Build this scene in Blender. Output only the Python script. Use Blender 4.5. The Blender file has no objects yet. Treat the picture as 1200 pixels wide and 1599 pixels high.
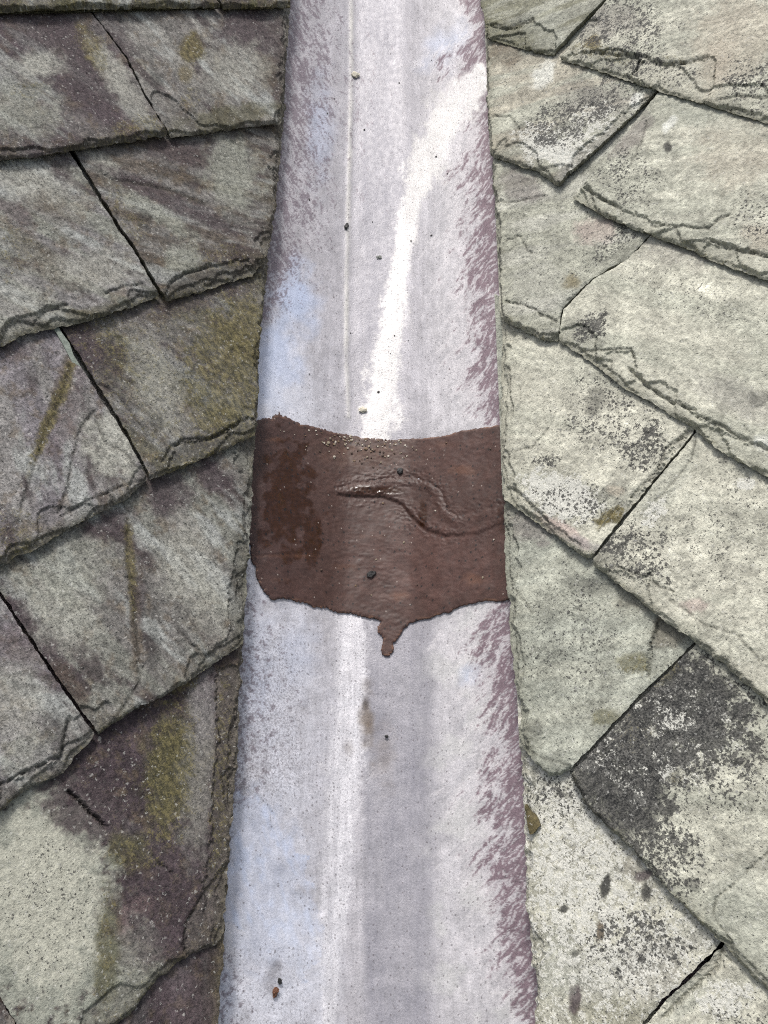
import bpy, bmesh, math, random
import numpy as np
from mathutils import Vector, Matrix
from mathutils.geometry import delaunay_2d_cdt

random.seed(7)
SC = bpy.context.scene
COL = SC.collection

# ------------------------------------------------------------------ camera
# photograph is 1200 x 1599; FPX is the focal length in its pixels
FPX, CX, CY = 1176.0, 600.0, 799.5
PITCH = math.radians(40.6)               # camera looks this far below the horizon
DIST = 0.905
ROOF_Z = 4.0                             # height of the valley point above the ground
X3 = np.array([1.0, 0, 0])
VAL = math.radians(30)                   # pitch of the valley line
V3 = np.array([0, math.cos(VAL), math.sin(VAL)])
N3 = np.array([0, -math.sin(VAL), math.cos(VAL)])
O3 = np.array([0, 0, ROOF_Z])
CF = np.array([0, math.cos(PITCH), -math.sin(PITCH)])
CR = np.array([1.0, 0, 0])
CU = np.cross(CR, CF)
CPOS = O3 - CF * DIST + np.array([0.0075, 0, 0])
cam_d = bpy.data.cameras.new('camera')
cam = bpy.data.objects.new('camera', cam_d)
COL.objects.link(cam)
cam.location = CPOS
cam.rotation_euler = (math.pi / 2 - PITCH, 0, 0)
cam_d.sensor_fit = 'VERTICAL'
cam_d.sensor_height = 24.0
cam_d.lens = 24.0 * FPX / 1599.0
cam_d.clip_start = 0.01
cam_d.clip_end = 3000
SC.camera = cam

# ------------------------------------------------------------------ sky, sun, exposure
SUN_DIR = Vector((-0.12, 0.26, 0.95)).normalized()
world = bpy.data.worlds.new('World')
SC.world = world
world.use_nodes = True
wn = world.node_tree.nodes
wl = world.node_tree.links
for n in list(wn):
    wn.remove(n)
sky = wn.new('ShaderNodeTexSky')
sky.sky_type = 'NISHITA'
sky.sun_disc = False
sky.sun_elevation = math.asin(SUN_DIR.z)
sky.sun_rotation = math.atan2(SUN_DIR.x, SUN_DIR.y)
sky.air_density = 1.0
sky.dust_density = 6.0
sky.ozone_density = 1.0
bg = wn.new('ShaderNodeBackground')
bg.inputs['Strength'].default_value = 0.085
wo = wn.new('ShaderNodeOutputWorld')
haze_n = wn.new('ShaderNodeHueSaturation')      # thin cloud takes most of the blue out
haze_n.inputs['Saturation'].default_value = 0.5
wl.new(sky.outputs[0], haze_n.inputs['Color'])
wl.new(haze_n.outputs[0], bg.inputs[0])
wl.new(bg.outputs[0], wo.inputs[0])
sun_d = bpy.data.lights.new('sun', 'SUN')
sun_d.energy = 1.5
sun_d.angle = math.radians(10)
sun_d.color = (1.0, 0.965, 0.92)
sun = bpy.data.objects.new('sun', sun_d)
COL.objects.link(sun)
sun.location = (0, 0, 20)
sun.rotation_euler = SUN_DIR.to_track_quat('Z', 'Y').to_euler()
SC.view_settings.view_transform = 'Standard'
SC.view_settings.look = 'None'
SC.view_settings.gamma = 1.0
SC.view_settings.use_curve_mapping = False
SC.view_settings.exposure = 0.66
SC.render.engine = 'CYCLES'
SC.cycles.max_bounces = 3
SC.cycles.diffuse_bounces = 2
SC.cycles.adaptive_threshold = 0.02
SC.cycles.glossy_bounces = 2
SC.cycles.use_denoising = False
SC.cycles.pixel_filter_type = 'BLACKMAN_HARRIS'
SC.cycles.filter_width = 1.1

# ------------------------------------------------------------------ numeric helpers
_rs = np.random.RandomState(99)
_PERM = np.concatenate([_rs.permutation(4096)] * 2).astype(np.int32)
_ang = _rs.rand(4096) * 2 * math.pi
_GX, _GY = np.cos(_ang), np.sin(_ang)

def perlin(x, y, seed=0):
    x = np.asarray(x, float); y = np.asarray(y, float)
    fx0 = np.floor(x); fy0 = np.floor(y)
    fx = x - fx0; fy = y - fy0
    ix = (fx0.astype(np.int32) + seed * 131) & 4095; iy = (fy0.astype(np.int32) + seed * 57) & 4095
    u = fx * fx * fx * (fx * (fx * 6 - 15) + 10)
    v = fy * fy * fy * (fy * (fy * 6 - 15) + 10)
    p0 = _PERM[ix]; p1 = _PERM[(ix + 1) & 4095]
    h00 = _PERM[p0 + iy]; h10 = _PERM[p1 + iy]
    iy1 = (iy + 1) & 4095
    h01 = _PERM[p0 + iy1]; h11 = _PERM[p1 + iy1]
    a0 = _GX[h00] * fx + _GY[h00] * fy
    a1 = _GX[h10] * (fx - 1) + _GY[h10] * fy
    b0 = _GX[h01] * fx + _GY[h01] * (fy - 1)
    b1 = _GX[h11] * (fx - 1) + _GY[h11] * (fy - 1)
    a = a0 + (a1 - a0) * u
    b = b0 + (b1 - b0) * u
    return (a + (b - a) * v) * 1.5

def fbm(x, y, octaves=4, seed=0, gain=0.5):
    s = 0.0; a = 1.0; t = 0.0
    for i in range(octaves):
        s = s + a * perlin(x * 2 ** i, y * 2 ** i, seed + i * 17)
        t += a; a *= gain
    return s / t * 1.5

def sstep(a, b, x):
    t = np.clip((x - a) / (b - a), 0, 1)
    return t * t * (3 - 2 * t)

def lin(r, g, b):
    return np.array([(c / 255.0) / 12.92 if c <= 10 else ((c / 255.0 + 0.055) / 1.055) ** 2.4 for c in (r, g, b)])

def mix(A, col, w):
    return A * (1 - w[:, None]) + np.asarray(col)[None, :] * w[:, None]

def project(P):
    d = P - CPOS
    z = d @ CF
    return CX + FPX * (d @ CR) / z, CY - FPX * (d @ CU) / z

def ray(px, py):
    return CF + CR * (px - CX) / FPX + CU * (CY - py) / FPX

def unproject(px, py, p0, nrm):
    r = ray(px, py)
    return CPOS + r * (np.dot(p0 - CPOS, nrm) / np.dot(r, nrm))

def polyline_dist(X, Y, pts):
    d = np.full(X.shape, 1e9)
    for (x0, y0), (x1, y1) in zip(pts[:-1], pts[1:]):
        dx, dy = x1 - x0, y1 - y0
        t = np.clip(((X - x0) * dx + (Y - y0) * dy) / (dx * dx + dy * dy + 1e-12), 0, 1)
        d = np.minimum(d, np.hypot(X - x0 - t * dx, Y - y0 - t * dy))
    return d

def inside(X, Y, poly):
    r = np.zeros(X.shape, bool)
    n = len(poly)
    for i in range(n):
        x0, y0 = poly[i]; x1, y1 = poly[(i + 1) % n]
        if y0 == y1:
            continue
        c = ((y0 > Y) != (y1 > Y)) & (X < (x1 - x0) * (Y - y0) / (y1 - y0) + x0)
        r ^= c
    return r

def mind(g, b):
    out = np.empty(len(g))
    bb = (b ** 2).sum(1)
    for i in range(0, len(g), 2000):
        q = g[i:i + 2000]
        out[i:i + 2000] = np.sqrt(np.maximum(0, (bb[None] - 2 * q @ b.T).min(1) + (q ** 2).sum(1)))
    return out

def resample(pts, step, closed=True):
    pts = [np.array(p, float) for p in pts]
    if closed:
        pts = pts + [pts[0]]
    out = []; seg = []
    for i, (a, b) in enumerate(zip(pts[:-1], pts[1:])):
        n = max(1, int(round(np.linalg.norm(b - a) / step)))
        for j in range(n):
            out.append(a + (b - a) * j / n); seg.append(i)
    if not closed:
        out.append(pts[-1]); seg.append(len(pts) - 2)
    return np.array(out), np.array(seg)

def cdt(bnd, inner):
    nb = len(bnd)
    pts = [Vector((float(p[0]), float(p[1]))) for p in bnd] + [Vector((float(p[0]), float(p[1]))) for p in inner]
    r = delaunay_2d_cdt(pts, [(i, (i + 1) % nb) for i in range(nb)], [], 1, 1e-7)
    V = np.array([(v.x, v.y) for v in r[0]])
    bi = np.full(nb, -1)
    for k, src in enumerate(r[3]):
        for s in src:
            if s < nb:
                bi[s] = k
    F = [tuple(f) for f in r[2]]
    return V, F, bi

def new_mesh(name, co, faces, albedo=None, mask=None, smooth=True):
    me = bpy.data.meshes.new(name)
    co = np.asarray(co, dtype=np.float32)
    lens = np.array([len(f) for f in faces], dtype=np.int32)
    if isinstance(faces, np.ndarray):
        flat = faces.astype(np.int32).ravel()
    else:
        flat = np.array([i for f in faces for i in f], dtype=np.int32)
    me.vertices.add(len(co)); me.vertices.foreach_set('co', co.ravel())
    me.loops.add(len(flat)); me.loops.foreach_set('vertex_index', flat)
    me.polygons.add(len(lens))
    st = np.zeros(len(lens), dtype=np.int32); st[1:] = np.cumsum(lens)[:-1]
    me.polygons.foreach_set('loop_start', st)
    me.polygons.foreach_set('loop_total', lens)
    me.polygons.foreach_set('use_smooth', np.full(len(lens), smooth) if isinstance(smooth, bool) else smooth)
    me.update(calc_edges=True)
    for nm, arr in (('albedo', albedo), ('mask', mask)):
        if arr is not None:
            a = me.attributes.new(nm, 'FLOAT_COLOR', 'POINT')
            arr = np.asarray(arr, dtype=np.float32)
            if arr.shape[1] == 3:
                arr = np.hstack([arr, np.ones((len(arr), 1), np.float32)])
            a.data.foreach_set('color', arr.ravel())
    me.validate()
    return me

def obj(name, me, mat, parent=None, M=None):
    o = bpy.data.objects.new(name, me)
    if mat is not None:
        me.materials.append(mat)
    COL.objects.link(o)
    if M is not None:
        o.matrix_basis = M
    if parent is not None:
        o.parent = parent
        # the parents are empties that are only shifted, never turned
        p = parent
        while p is not None:
            o.location = o.location - p.location
            p = p.parent
    return o

def tag(o, label=None, cat=None, group=None, kind=None):
    if label: o['label'] = label
    if cat: o['category'] = cat
    if group: o['group'] = group
    if kind: o['kind'] = kind
    return o

def empty(name, loc):
    o = bpy.data.objects.new(name, None)
    COL.objects.link(o)
    o.location = loc
    o.empty_display_size = 0.05
    return o

# ------------------------------------------------------------------ materials
class NT:
    def __init__(self, name):
        self.m = bpy.data.materials.new(name)
        self.m.use_nodes = True
        self.t = self.m.node_tree
        for n in list(self.t.nodes):
            self.t.nodes.remove(n)
        self.out = self.n('ShaderNodeOutputMaterial')
        self.p = self.n('ShaderNodeBsdfPrincipled')
        self.l(self.p.outputs[0], self.out.inputs[0])
    def n(self, t, **kw):
        x = self.t.nodes.new(t)
        for k, v in kw.items():
            setattr(x, k, v)
        return x
    def l(self, a, b):
        self.t.links.new(a, b)
    def setin(self, sock, v):
        if isinstance(v, bpy.types.NodeSocket):
            self.l(v, sock)
        else:
            sock.default_value = v
    def math(self, op, a, b=None, c=None, clamp=False):
        x = self.n('ShaderNodeMath', operation=op, use_clamp=clamp)
        self.setin(x.inputs[0], a)
        if b is not None: self.setin(x.inputs[1], b)
        if c is not None: self.setin(x.inputs[2], c)
        return x.outputs[0]
    def ramp(self, v, a, b, lo=0.0, hi=1.0):
        x = self.n('ShaderNodeMapRange', interpolation_type='SMOOTHSTEP')
        self.setin(x.inputs[0], v); self.setin(x.inputs[1], a); self.setin(x.inputs[2], b)
        x.inputs[3].default_value = lo; x.inputs[4].default_value = hi
        return x.outputs[0]
    def noise(self, co, scale, detail=4, rough=0.55, dist=0.0):
        x = self.n('ShaderNodeTexNoise', noise_dimensions='2D')
        self.l(co, x.inputs['Vector'])
        x.inputs['Scale'].default_value = scale
        x.inputs['Detail'].default_value = detail
        x.inputs['Roughness'].default_value = rough
        x.inputs['Distortion'].default_value = dist
        return x.outputs[0]
    def voro(self, co, scale, feature='F1', rand=1.0):
        x = self.n('ShaderNodeTexVoronoi', feature=feature, voronoi_dimensions='2D')
        self.l(co, x.inputs['Vector'])
        x.inputs['Scale'].default_value = scale
        x.inputs['Randomness'].default_value = rand
        return x
    def mixc(self, f, a, b, mode='MIX'):
        x = self.n('ShaderNodeMix', data_type='RGBA', blend_type=mode)
        self.setin(x.inputs[0], f)
        for s, v in ((x.inputs[6], a), (x.inputs[7], b)):
            if isinstance(v, bpy.types.NodeSocket): self.l(v, s)
            else: s.default_value = (v[0], v[1], v[2], 1)
        return x.outputs[2]
    def coords(self, stretch=None, rot=0.0):
        tc = self.n('ShaderNodeTexCoord')
        oi = self.n('ShaderNodeObjectInfo')
        c = self.n('ShaderNodeCombineXYZ')
        r = self.math('MULTIPLY', oi.outputs['Random'], 37.0)
        for i in range(3): self.l(r, c.inputs[i])
        a = self.n('ShaderNodeVectorMath', operation='ADD')
        self.l(tc.outputs['Object'], a.inputs[0]); self.l(c.outputs[0], a.inputs[1])
        self.base = a.outputs[0]
        return self.base
    def mapped(self, co, scale=(1, 1, 1), rotz=0.0):
        x = self.n('ShaderNodeMapping')
        self.l(co, x.inputs[0])
        x.inputs['Rotation'].default_value = (0, 0, rotz)
        x.inputs['Scale'].default_value = scale
        return x.outputs[0]
    def attr(self, name):
        a = self.n('ShaderNodeAttribute', attribute_type='GEOMETRY', attribute_name=name)
        return a
    def bump(self, chain):
        prev = None
        for h, dist, st in chain:
            b = self.n('ShaderNodeBump')
            b.inputs['Strength'].default_value = st
            b.inputs['Distance'].default_value = dist
            self.l(h, b.inputs['Height'])
            if prev is not None: self.l(prev, b.inputs['Normal'])
            prev = b.outputs[0]
        self.l(prev, self.p.inputs['Normal'])

def slate_material():
    k = NT('weathered_slate')
    co = k.coords()
    al = k.attr('albedo'); mk = k.attr('mask')
    sp = k.n('ShaderNodeSeparateColor'); k.l(mk.outputs['Color'], sp.inputs[0])
    dark, white, moss = sp.outputs[0], sp.outputs[1], sp.outputs[2]
    n_fine = k.noise(co, 560, 2, 0.7)
    n_mid = k.noise(co, 135, 4, 0.7)
    n_big = k.noise(co, 45, 3, 0.6)
    grain = k.noise(k.mapped(co, (1.0, 0.42, 1.0), 0.5), 270, 3, 0.72)
    # grainy brightness
    g = k.math('ADD', k.math('MULTIPLY', n_fine, 0.8), k.math('MULTIPLY', grain, 0.9))
    g = k.math('ADD', g, k.math('MULTIPLY', n_mid, 0.7))
    g = k.ramp(g, 0.80, 1.60, -0.68, 0.70)
    g = k.math('ADD', k.math('MULTIPLY', g, mk.outputs['Alpha']), 1.0)
    gg = k.n('ShaderNodeCombineColor')
    for i in range(3): k.l(g, gg.inputs[i])
    c = k.mixc(1.0, al.outputs['Color'], gg.outputs[0], 'MULTIPLY')
    # black lichen dots of two sizes, gathered in colonies
    wob = k.n('ShaderNodeVectorMath', operation='ADD')
    nz = k.n('ShaderNodeTexNoise', noise_dimensions='2D'); k.l(co, nz.inputs['Vector']); nz.inputs['Scale'].default_value = 450; nz.inputs['Detail'].default_value = 2
    sc = k.n('ShaderNodeVectorMath', operation='SCALE'); k.l(nz.outputs[1], sc.inputs[0]); sc.inputs['Scale'].default_value = 0.0050
    k.l(co, wob.inputs[0]); k.l(sc.outputs[0], wob.inputs[1])
    v1 = k.voro(wob.outputs[0], 190)
    v2 = k.voro(wob.outputs[0], 360)
    col1 = k.n('ShaderNodeSeparateColor'); k.l(v1.outputs['Color'], col1.inputs[0])
    col2 = k.n('ShaderNodeSeparateColor'); k.l(v2.outputs['Color'], col2.inputs[0])
    dens = k.math('ADD', dark, k.math('MULTIPLY', k.math('SUBTRACT', n_big, 0.5), k.math('MULTIPLY', dark, 2.0)))
    r1 = k.math('MULTIPLY', k.math('SUBTRACT', k.math('MULTIPLY', dens, 1.0), col1.outputs[0]), 0.80)
    d1 = k.ramp(k.math('SUBTRACT', r1, v1.outputs[0]), -0.06, 0.06)
    r2 = k.math('MULTIPLY', k.math('SUBTRACT', k.math('ADD', k.math('MULTIPLY', dens, 1.15), 0.03), col2.outputs[1]), 0.95)
    d2 = k.ramp(k.math('SUBTRACT', r2, v2.outputs[0]), -0.06, 0.06)
    d3 = k.ramp(k.math('ADD', nz.outputs[0], k.math('MULTIPLY', dens, 0.22)), 0.70, 0.77)
    d = k.math('MAXIMUM', k.math('MAXIMUM', d1, d2), d3)
    # white crust lichen
    w = k.math('ADD', k.math('ADD', k.math('MULTIPLY', n_mid, 1.2), k.math('MULTIPLY', n_fine, 0.6)), k.math('MULTIPLY', white, 0.42))
    w = k.ramp(w, 1.02, 1.14)
    w = k.math('MULTIPLY', w, k.ramp(white, 0.02, 0.25))
    wc = k.mixc(n_fine, (0.40, 0.40, 0.35), (0.80, 0.80, 0.74))
    c = k.mixc(k.math('MULTIPLY', w, 0.92), c, wc)
    dkc = k.mixc(k.ramp(k.math('ADD', grain, n_fine), 0.75, 1.3), (0.016, 0.017, 0.018), (0.115, 0.113, 0.105))
    c = k.mixc(k.math('MULTIPLY', d, 0.90), c, dkc)
    # moss and ochre lichen
    m = k.math('ADD', k.math('ADD', k.math('MULTIPLY', n_mid, 0.8), k.math('MULTIPLY', n_fine, 0.7)), k.math('MULTIPLY', moss, 0.36))
    m = k.ramp(m, 0.86, 1.10)
    m = k.math('MULTIPLY', m, k.ramp(moss, 0.02, 0.2))
    mc = k.mixc(k.ramp(grain, 0.35, 0.65), (0.050, 0.047, 0.022), (0.18, 0.155, 0.065))
    c = k.mixc(k.math('MULTIPLY', m, 0.75), c, mc)
    # sparse bright crystals
    cr = k.math('MULTIPLY', k.ramp(v2.outputs[0], 0.34, 0.20), k.ramp(col2.outputs[2], 0.90, 0.92))
    c = k.mixc(k.math('MULTIPLY', cr, 0.35), c, (0.66, 0.66, 0.62))
    k.l(c, k.p.inputs['Base Color'])
    k.p.inputs['Roughness'].default_value = 0.78
    k.p.inputs['Specular IOR Level'].default_value = 0.35
    h = k.math('ADD', k.math('MULTIPLY', grain, 1.4), k.math('ADD', k.math('MULTIPLY', n_mid, 2.4), k.math('MULTIPLY', n_fine, 0.8)))
    k.bump([(h, 0.0010, 0.6)])
    return k.m

def lead_material():
    k = NT('weathered_lead')
    co = k.coords()
    al = k.attr('albedo'); mk = k.attr('mask')
    sp = k.n('ShaderNodeSeparateColor'); k.l(mk.outputs['Color'], sp.inputs[0])
    n1 = k.noise(co, 520, 3, 0.7)
    n2 = k.noise(co, 130, 4, 0.65)
    n3 = k.noise(k.mapped(co, (1.0, 0.12, 1.0)), 260, 4, 0.6)
    g = k.math('ADD', k.math('MULTIPLY', n1, 0.7), k.math('ADD', k.math('MULTIPLY', n2, 0.6), k.math('MULTIPLY', n3, 0.5)))
    g = k.ramp(g, 0.55, 1.25, 0.86, 1.10)
    gg = k.n('ShaderNodeCombineColor')
    for i in range(3): k.l(g, gg.inputs[i])
    c = k.mixc(1.0, al.outputs['Color'], gg.outputs[0], 'MULTIPLY')
    # little dark specks of grit and pits
    v = k.voro(co, 240)
    cs = k.n('ShaderNodeSeparateColor'); k.l(v.outputs['Color'], cs.inputs[0])
    d = k.math('MULTIPLY', k.ramp(k.math('ADD', v.outputs[0], k.math('MULTIPLY', n1, 0.3)), 0.40, 0.28), k.ramp(k.math('ADD', cs.outputs[0], k.math('MULTIPLY', sp.outputs[0], k.math('SUBTRACT', n2, 0.25))), 0.95, 0.98))
    n4 = k.noise(co, 480, 3, 0.75)
    d = k.math('MAXIMUM', d, k.math('MULTIPLY', k.ramp(k.math('ADD', n4, k.math('MULTIPLY', sp.outputs[0], 0.22)), 0.68, 0.78), 0.7))
    c = k.mixc(k.math('MULTIPLY', d, 0.62), c, (0.13, 0.115, 0.125))
    # short scratches
    for rz, th in ((0.4, 0.80), (-0.7, 0.82), (1.9, 0.83)):
        s = k.noise(k.mapped(co, (1.0, 0.06, 1.0), rz), 520, 2, 0.5)
        s = k.math('MULTIPLY', k.ramp(s, th - 0.05, th), k.ramp(n2, 0.45, 0.6))
        c = k.mixc(k.math('MULTIPLY', s, 0.5), c, (0.2, 0.19, 0.2))
    k.l(c, k.p.inputs['Base Color'])
    k.p.inputs['Metallic'].default_value = 0.12
    k.setin(k.p.inputs['Roughness'], k.math('ADD', k.ramp(n2, 0.3, 0.7, 0.42, 0.58), k.math('MULTIPLY', sp.outputs[1], -0.15)))
    k.bump([(k.math('ADD', k.math('MULTIPLY', n2, 1.3), n1), 0.0006, 0.5)])
    return k.m

def sealant_material():
    k = NT('brown_bitumen_sealant')
    co = k.coords()
    al = k.attr('albedo'); mk = k.attr('mask')
    sp = k.n('ShaderNodeSeparateColor'); k.l(mk.outputs['Color'], sp.inputs[0])
    n1 = k.noise(co, 500, 4, 0.65)
    n2 = k.noise(co, 90, 4, 0.6)
    brush = k.noise(k.mapped(co, (0.14, 1.0, 1.0)), 300, 3, 0.6)
    g = k.math('ADD', k.math('MULTIPLY', n1, 0.5), k.math('ADD', k.math('MULTIPLY', n2, 0.5), k.math('MULTIPLY', brush, 0.5)))
    g = k.ramp(g, 0.45, 1.05, 0.75, 1.28)
    gg = k.n('ShaderNodeCombineColor')
    for i in range(3): k.l(g, gg.inputs[i])
    c = k.mixc(1.0, al.outputs['Color'], gg.outputs[0], 'MULTIPLY')
    v = k.voro(co, 170)
    cs = k.n('ShaderNodeSeparateColor'); k.l(v.outputs['Color'], cs.inputs[0])
    d = k.math('MULTIPLY', k.ramp(v.outputs[0], 0.24, 0.12), k.ramp(cs.outputs[0], 0.80, 0.84))
    c = k.mixc(k.math('MULTIPLY', d, 0.8), c, (0.012, 0.010, 0.010))
    v2 = k.voro(co, 210)
    cs2 = k.n('ShaderNodeSeparateColor'); k.l(v2.outputs['Color'], cs2.inputs[0])
    e = k.math('MULTIPLY', k.ramp(v2.outputs[0], 0.18, 0.09), k.ramp(cs2.outputs[1], 0.965, 0.975))
    c = k.mixc(k.math('MULTIPLY', e, 0.7), c, (0.42, 0.36, 0.32))
    k.l(c, k.p.inputs['Base Color'])
    k.setin(k.p.inputs['Roughness'], k.math('ADD', k.ramp(n2, 0.3, 0.7, 0.50, 0.62), k.math('MULTIPLY', sp.outputs[0], -0.40)))
    k.bump([(k.math('ADD', k.math('MULTIPLY', n2, 1.0), k.math('MULTIPLY', n1, 0.3)), 0.0005, 0.2)])
    return k.m

def plain_material(name, c0, c1, scale=200, rough=0.8, bump=0.001):
    k = NT(name)
    co = k.coords()
    n1 = k.noise(co, scale, 5, 0.65)
    c = k.mixc(k.ramp(n1, 0.3, 0.7), c0, c1)
    k.l(c, k.p.inputs['Base Color'])
    k.p.inputs['Roughness'].default_value = rough
    k.bump([(n1, bump, 0.7)])
    return k.m

M_SLATE = slate_material()
M_LEAD = lead_material()
M_SEAL = sealant_material()
M_DECK = plain_material('dark_roofing_felt', (0.018, 0.017, 0.017), (0.04, 0.038, 0.036), 150)
M_GROUND = plain_material('garden_ground', (0.06, 0.09, 0.03), (0.12, 0.13, 0.06), 3, 0.95, 0.02)
M_PALE = plain_material('pale_stone', (0.55, 0.50, 0.38), (0.75, 0.72, 0.62), 600)
M_BLACK = plain_material('black_stone', (0.008, 0.008, 0.009), (0.03, 0.03, 0.03), 600, 0.5)
M_RUST = plain_material('rusty_crumb', (0.05, 0.02, 0.012), (0.20, 0.09, 0.05), 500, 0.8)
M_TIN = plain_material('dull_green_grey_metal', (0.17, 0.20, 0.17), (0.26, 0.30, 0.26), 300, 0.6)

# ------------------------------------------------------------------ ground far below
g_me = new_mesh('ground', [(-1500, -1500, 0), (1500, -1500, 0), (1500, 1500, 0), (-1500, 1500, 0)], [(0, 1, 2, 3)])
tag(obj('ground', g_me, M_GROUND), kind='structure')

# ------------------------------------------------------------------ roof planes
THETA = math.radians(40)
SLOPE = math.sin(VAL) / math.tan(THETA)      # rise of each roof plane across the valley
A_ = math.atan(SLOPE)
def roof_normal(s):                          # s = -1 left, +1 right
    return X3 * (-s * math.sin(A_)) + N3 * math.cos(A_)
THICK = 0.0085
KT = 0.063
HT = 0.032

# visible lines where the slates end over the lead
EDGE_L = [(452, -60), (450, 0), (447, 80), (441, 190), (433, 280), (424, 370), (418, 400), (412, 450), (403, 510), (400, 600), (398, 650), (395, 700), (390, 800), (385, 900), (378, 1000), (373, 1100), (367, 1200), (360, 1300), (355, 1330), (348, 1420), (343, 1500), (335, 1599), (325, 1700)]
EDGE_R = [(752, -60), (757, 0), (765, 60), (765, 140), (768, 230), (775, 300), (780, 400), (787, 480), (787, 600), (785, 670), (788, 780), (793, 860), (795, 930), (803, 1020), (812, 1100), (818, 1180), (822, 1260), (824, 1340), (830, 1430), (837, 1520), (843, 1599), (850, 1700)]

COLS = {
    'pur': lin(102, 90, 94), 'dpur': lin(81, 70, 74), 'pale': lin(180, 180, 170), 'grey': lin(142, 140, 134), 'gren': lin(163, 166, 154),
    'och': lin(114, 103, 72), 'brn': lin(96, 84, 70), 'dk': lin(58, 58, 56), 'wht': lin(222, 224, 216), 'olv': lin(92, 90, 62),
    'cream': lin(193, 192, 177), 'pink': lin(176, 150, 148), 'tan': lin(172, 163, 147), 'blk': lin(44, 45, 46), 'lil': lin(150, 146, 148),
    'sage': lin(171, 172, 158),
}

def make_slate(parent, side, line, tail, lside, rside, base, alt, band=(60, 0.02, 0.6), spk=0.15, lich=0.0, moss=0.0,
               stains=(), cracks=(), flakes=(), gut=None, label=None, seed=0, fl=(0.035, 0.9), sideflake=0.0, coarse=False, dh=0.0, ext=0.17, bevel=1.0, pale=1.0):
    """tail: points left to right, lside / rside: points from the tail upwards (all as photo pixels, cast on the slate's own plane)"""
    if gut == 'L': lside = [(x - 7, y) for x, y in lside]      # room for the worn rim
    if gut == 'R': rside = [(x + 6, y) for x, y in rside]
    nr = roof_normal(side)
    p0 = O3 + nr * (HT + dh)
    A = unproject(*line[0], p0, nr); B = unproject(*line[1], p0, nr)
    ec = (B - A) / np.linalg.norm(B - A)
    eu = np.cross(nr, ec)
    if eu[2] < 0: eu = -eu
    n2 = nr + KT * eu; n2 /= np.linalg.norm(n2)
    eu2 = np.cross(n2, ec); eu2 *= np.sign(np.dot(eu2, eu))
    def loc(p):
        q = unproject(p[0], p[1], A, n2) - A
        return np.array([q @ ec, q @ eu2])
    tl = [loc(p) for p in tail]; ls = [loc(p) for p in lside]; rs = [loc(p) for p in rside]
    vd = np.array([V3 @ ec, V3 @ eu2]); vd /= np.linalg.norm(vd)
    up = np.array([0.0, 1.0])
    dvis = min(ls[-1][1], rs[-1][1])
    lu = vd if gut == 'L' else up
    ru = vd if gut == 'R' else up
    def extend(p, dvec):
        return p + dvec * (ext + dvis - p[1] + 0.02) / max(dvec[1], 0.3) if p[1] < dvis + ext else p
    lt, rt = extend(ls[-1], lu), extend(rs[-1], ru)
    chain = tl + rs + [rt, lt] + ls[::-1]
    kinds = ['t'] * len(tl) + ['r'] * len(rs) + ['h'] * 2 + ['l'] * len(ls)
    # drop doubled points
    pts, kd = [], []
    for p, k_ in zip(chain, kinds):
        if pts and np.linalg.norm(p - pts[-1]) < 1e-4: 
            continue
        pts.append(p); kd.append(k_)
    if np.linalg.norm(pts[0] - pts[-1]) < 1e-4: pts.pop(); kd.pop()
    step = 0.006 if coarse else 0.0017
    bnd, seg = resample(pts, step)
    area = 0.5 * np.sum(bnd[:, 0] * np.roll(bnd[:, 1], -1) - np.roll(bnd[:, 0], -1) * bnd[:, 1])
    if area < 0:
        bnd = bnd[::-1].copy(); seg = seg[::-1].copy()
    bk = np.array([kd[(s)] for s in seg])
    # ragged outline
    tg = np.roll(bnd, -3, 0) - np.roll(bnd, 3, 0)
    nl = np.stack([tg[:, 1], -tg[:, 0]], 1); nl /= np.linalg.norm(nl, axis=1)[:, None] + 1e-9
    amp = np.where(bk == 't', 0.0019, np.where(bk == 'h', 0.0, np.where(bk == {'L': 'l', 'R': 'r'}.get(gut, '-'), 0.0024, 0.0013)))
    off = fbm(bnd[:, 0] * 110, bnd[:, 1] * 110, 4, seed + 3, 0.65) * amp
    off -= np.maximum(0, fbm(bnd[:, 0] * 25, bnd[:, 1] * 25, 2, seed + 31) - 0.25) * amp * 2.0
    bnd = bnd + nl * off[:, None]
    # inner points: fine where they show, wide where they are covered or out of the frame
    lo, hi = bnd.min(0), bnd.max(0)
    def grid(h):
        gx, gy = np.meshgrid(np.arange(lo[0], hi[0], h), np.arange(lo[1], hi[1], h * 0.9))
        gx = gx + (np.arange(gx.shape[0]) % 2)[:, None] * h * 0.5
        r = np.random.RandomState(seed)
        g = np.stack([gx.ravel(), gy.ravel()], 1)
        return g + (r.rand(*g.shape) - 0.5) * h * 0.5
    def dens(g):
        P = A + g[:, :1] * ec + g[:, 1:] * eu2
        X, Y = project(P)
        return (X > -15) & (X < 1215) & (Y > -15) & (Y < 1614) & (g[:, 1] < dvis + 0.03)
    gf, gc = grid(step), grid(0.012)
    gf = gf[dens(gf)] if not coarse else gf[:0]
    gc = gc[~dens(gc)] if not coarse else gc
    g = np.vstack([gf, gc]); h_of = np.r_[np.full(len(gf), step), np.full(len(gc), 0.004)]
    ins = inside(g[:, 0], g[:, 1], bnd)
    g, h_of = g[ins], h_of[ins]
    keep = mind(g, bnd) > h_of * 0.6
    V, F, bi = cdt(bnd, g[keep])
    # ---- relief
    P = A + V[:, :1] * ec + V[:, 1:] * eu2
    X, Y = project(P)
    a, b = V[:, 0], V[:, 1]
    far = np.full(len(V), 9.0)
    dt = mind(V, bnd[bk == 't']) if (bk == 't').any() else far
    dsd = mind(V, bnd[(bk == 'l') | (bk == 'r')])
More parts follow.
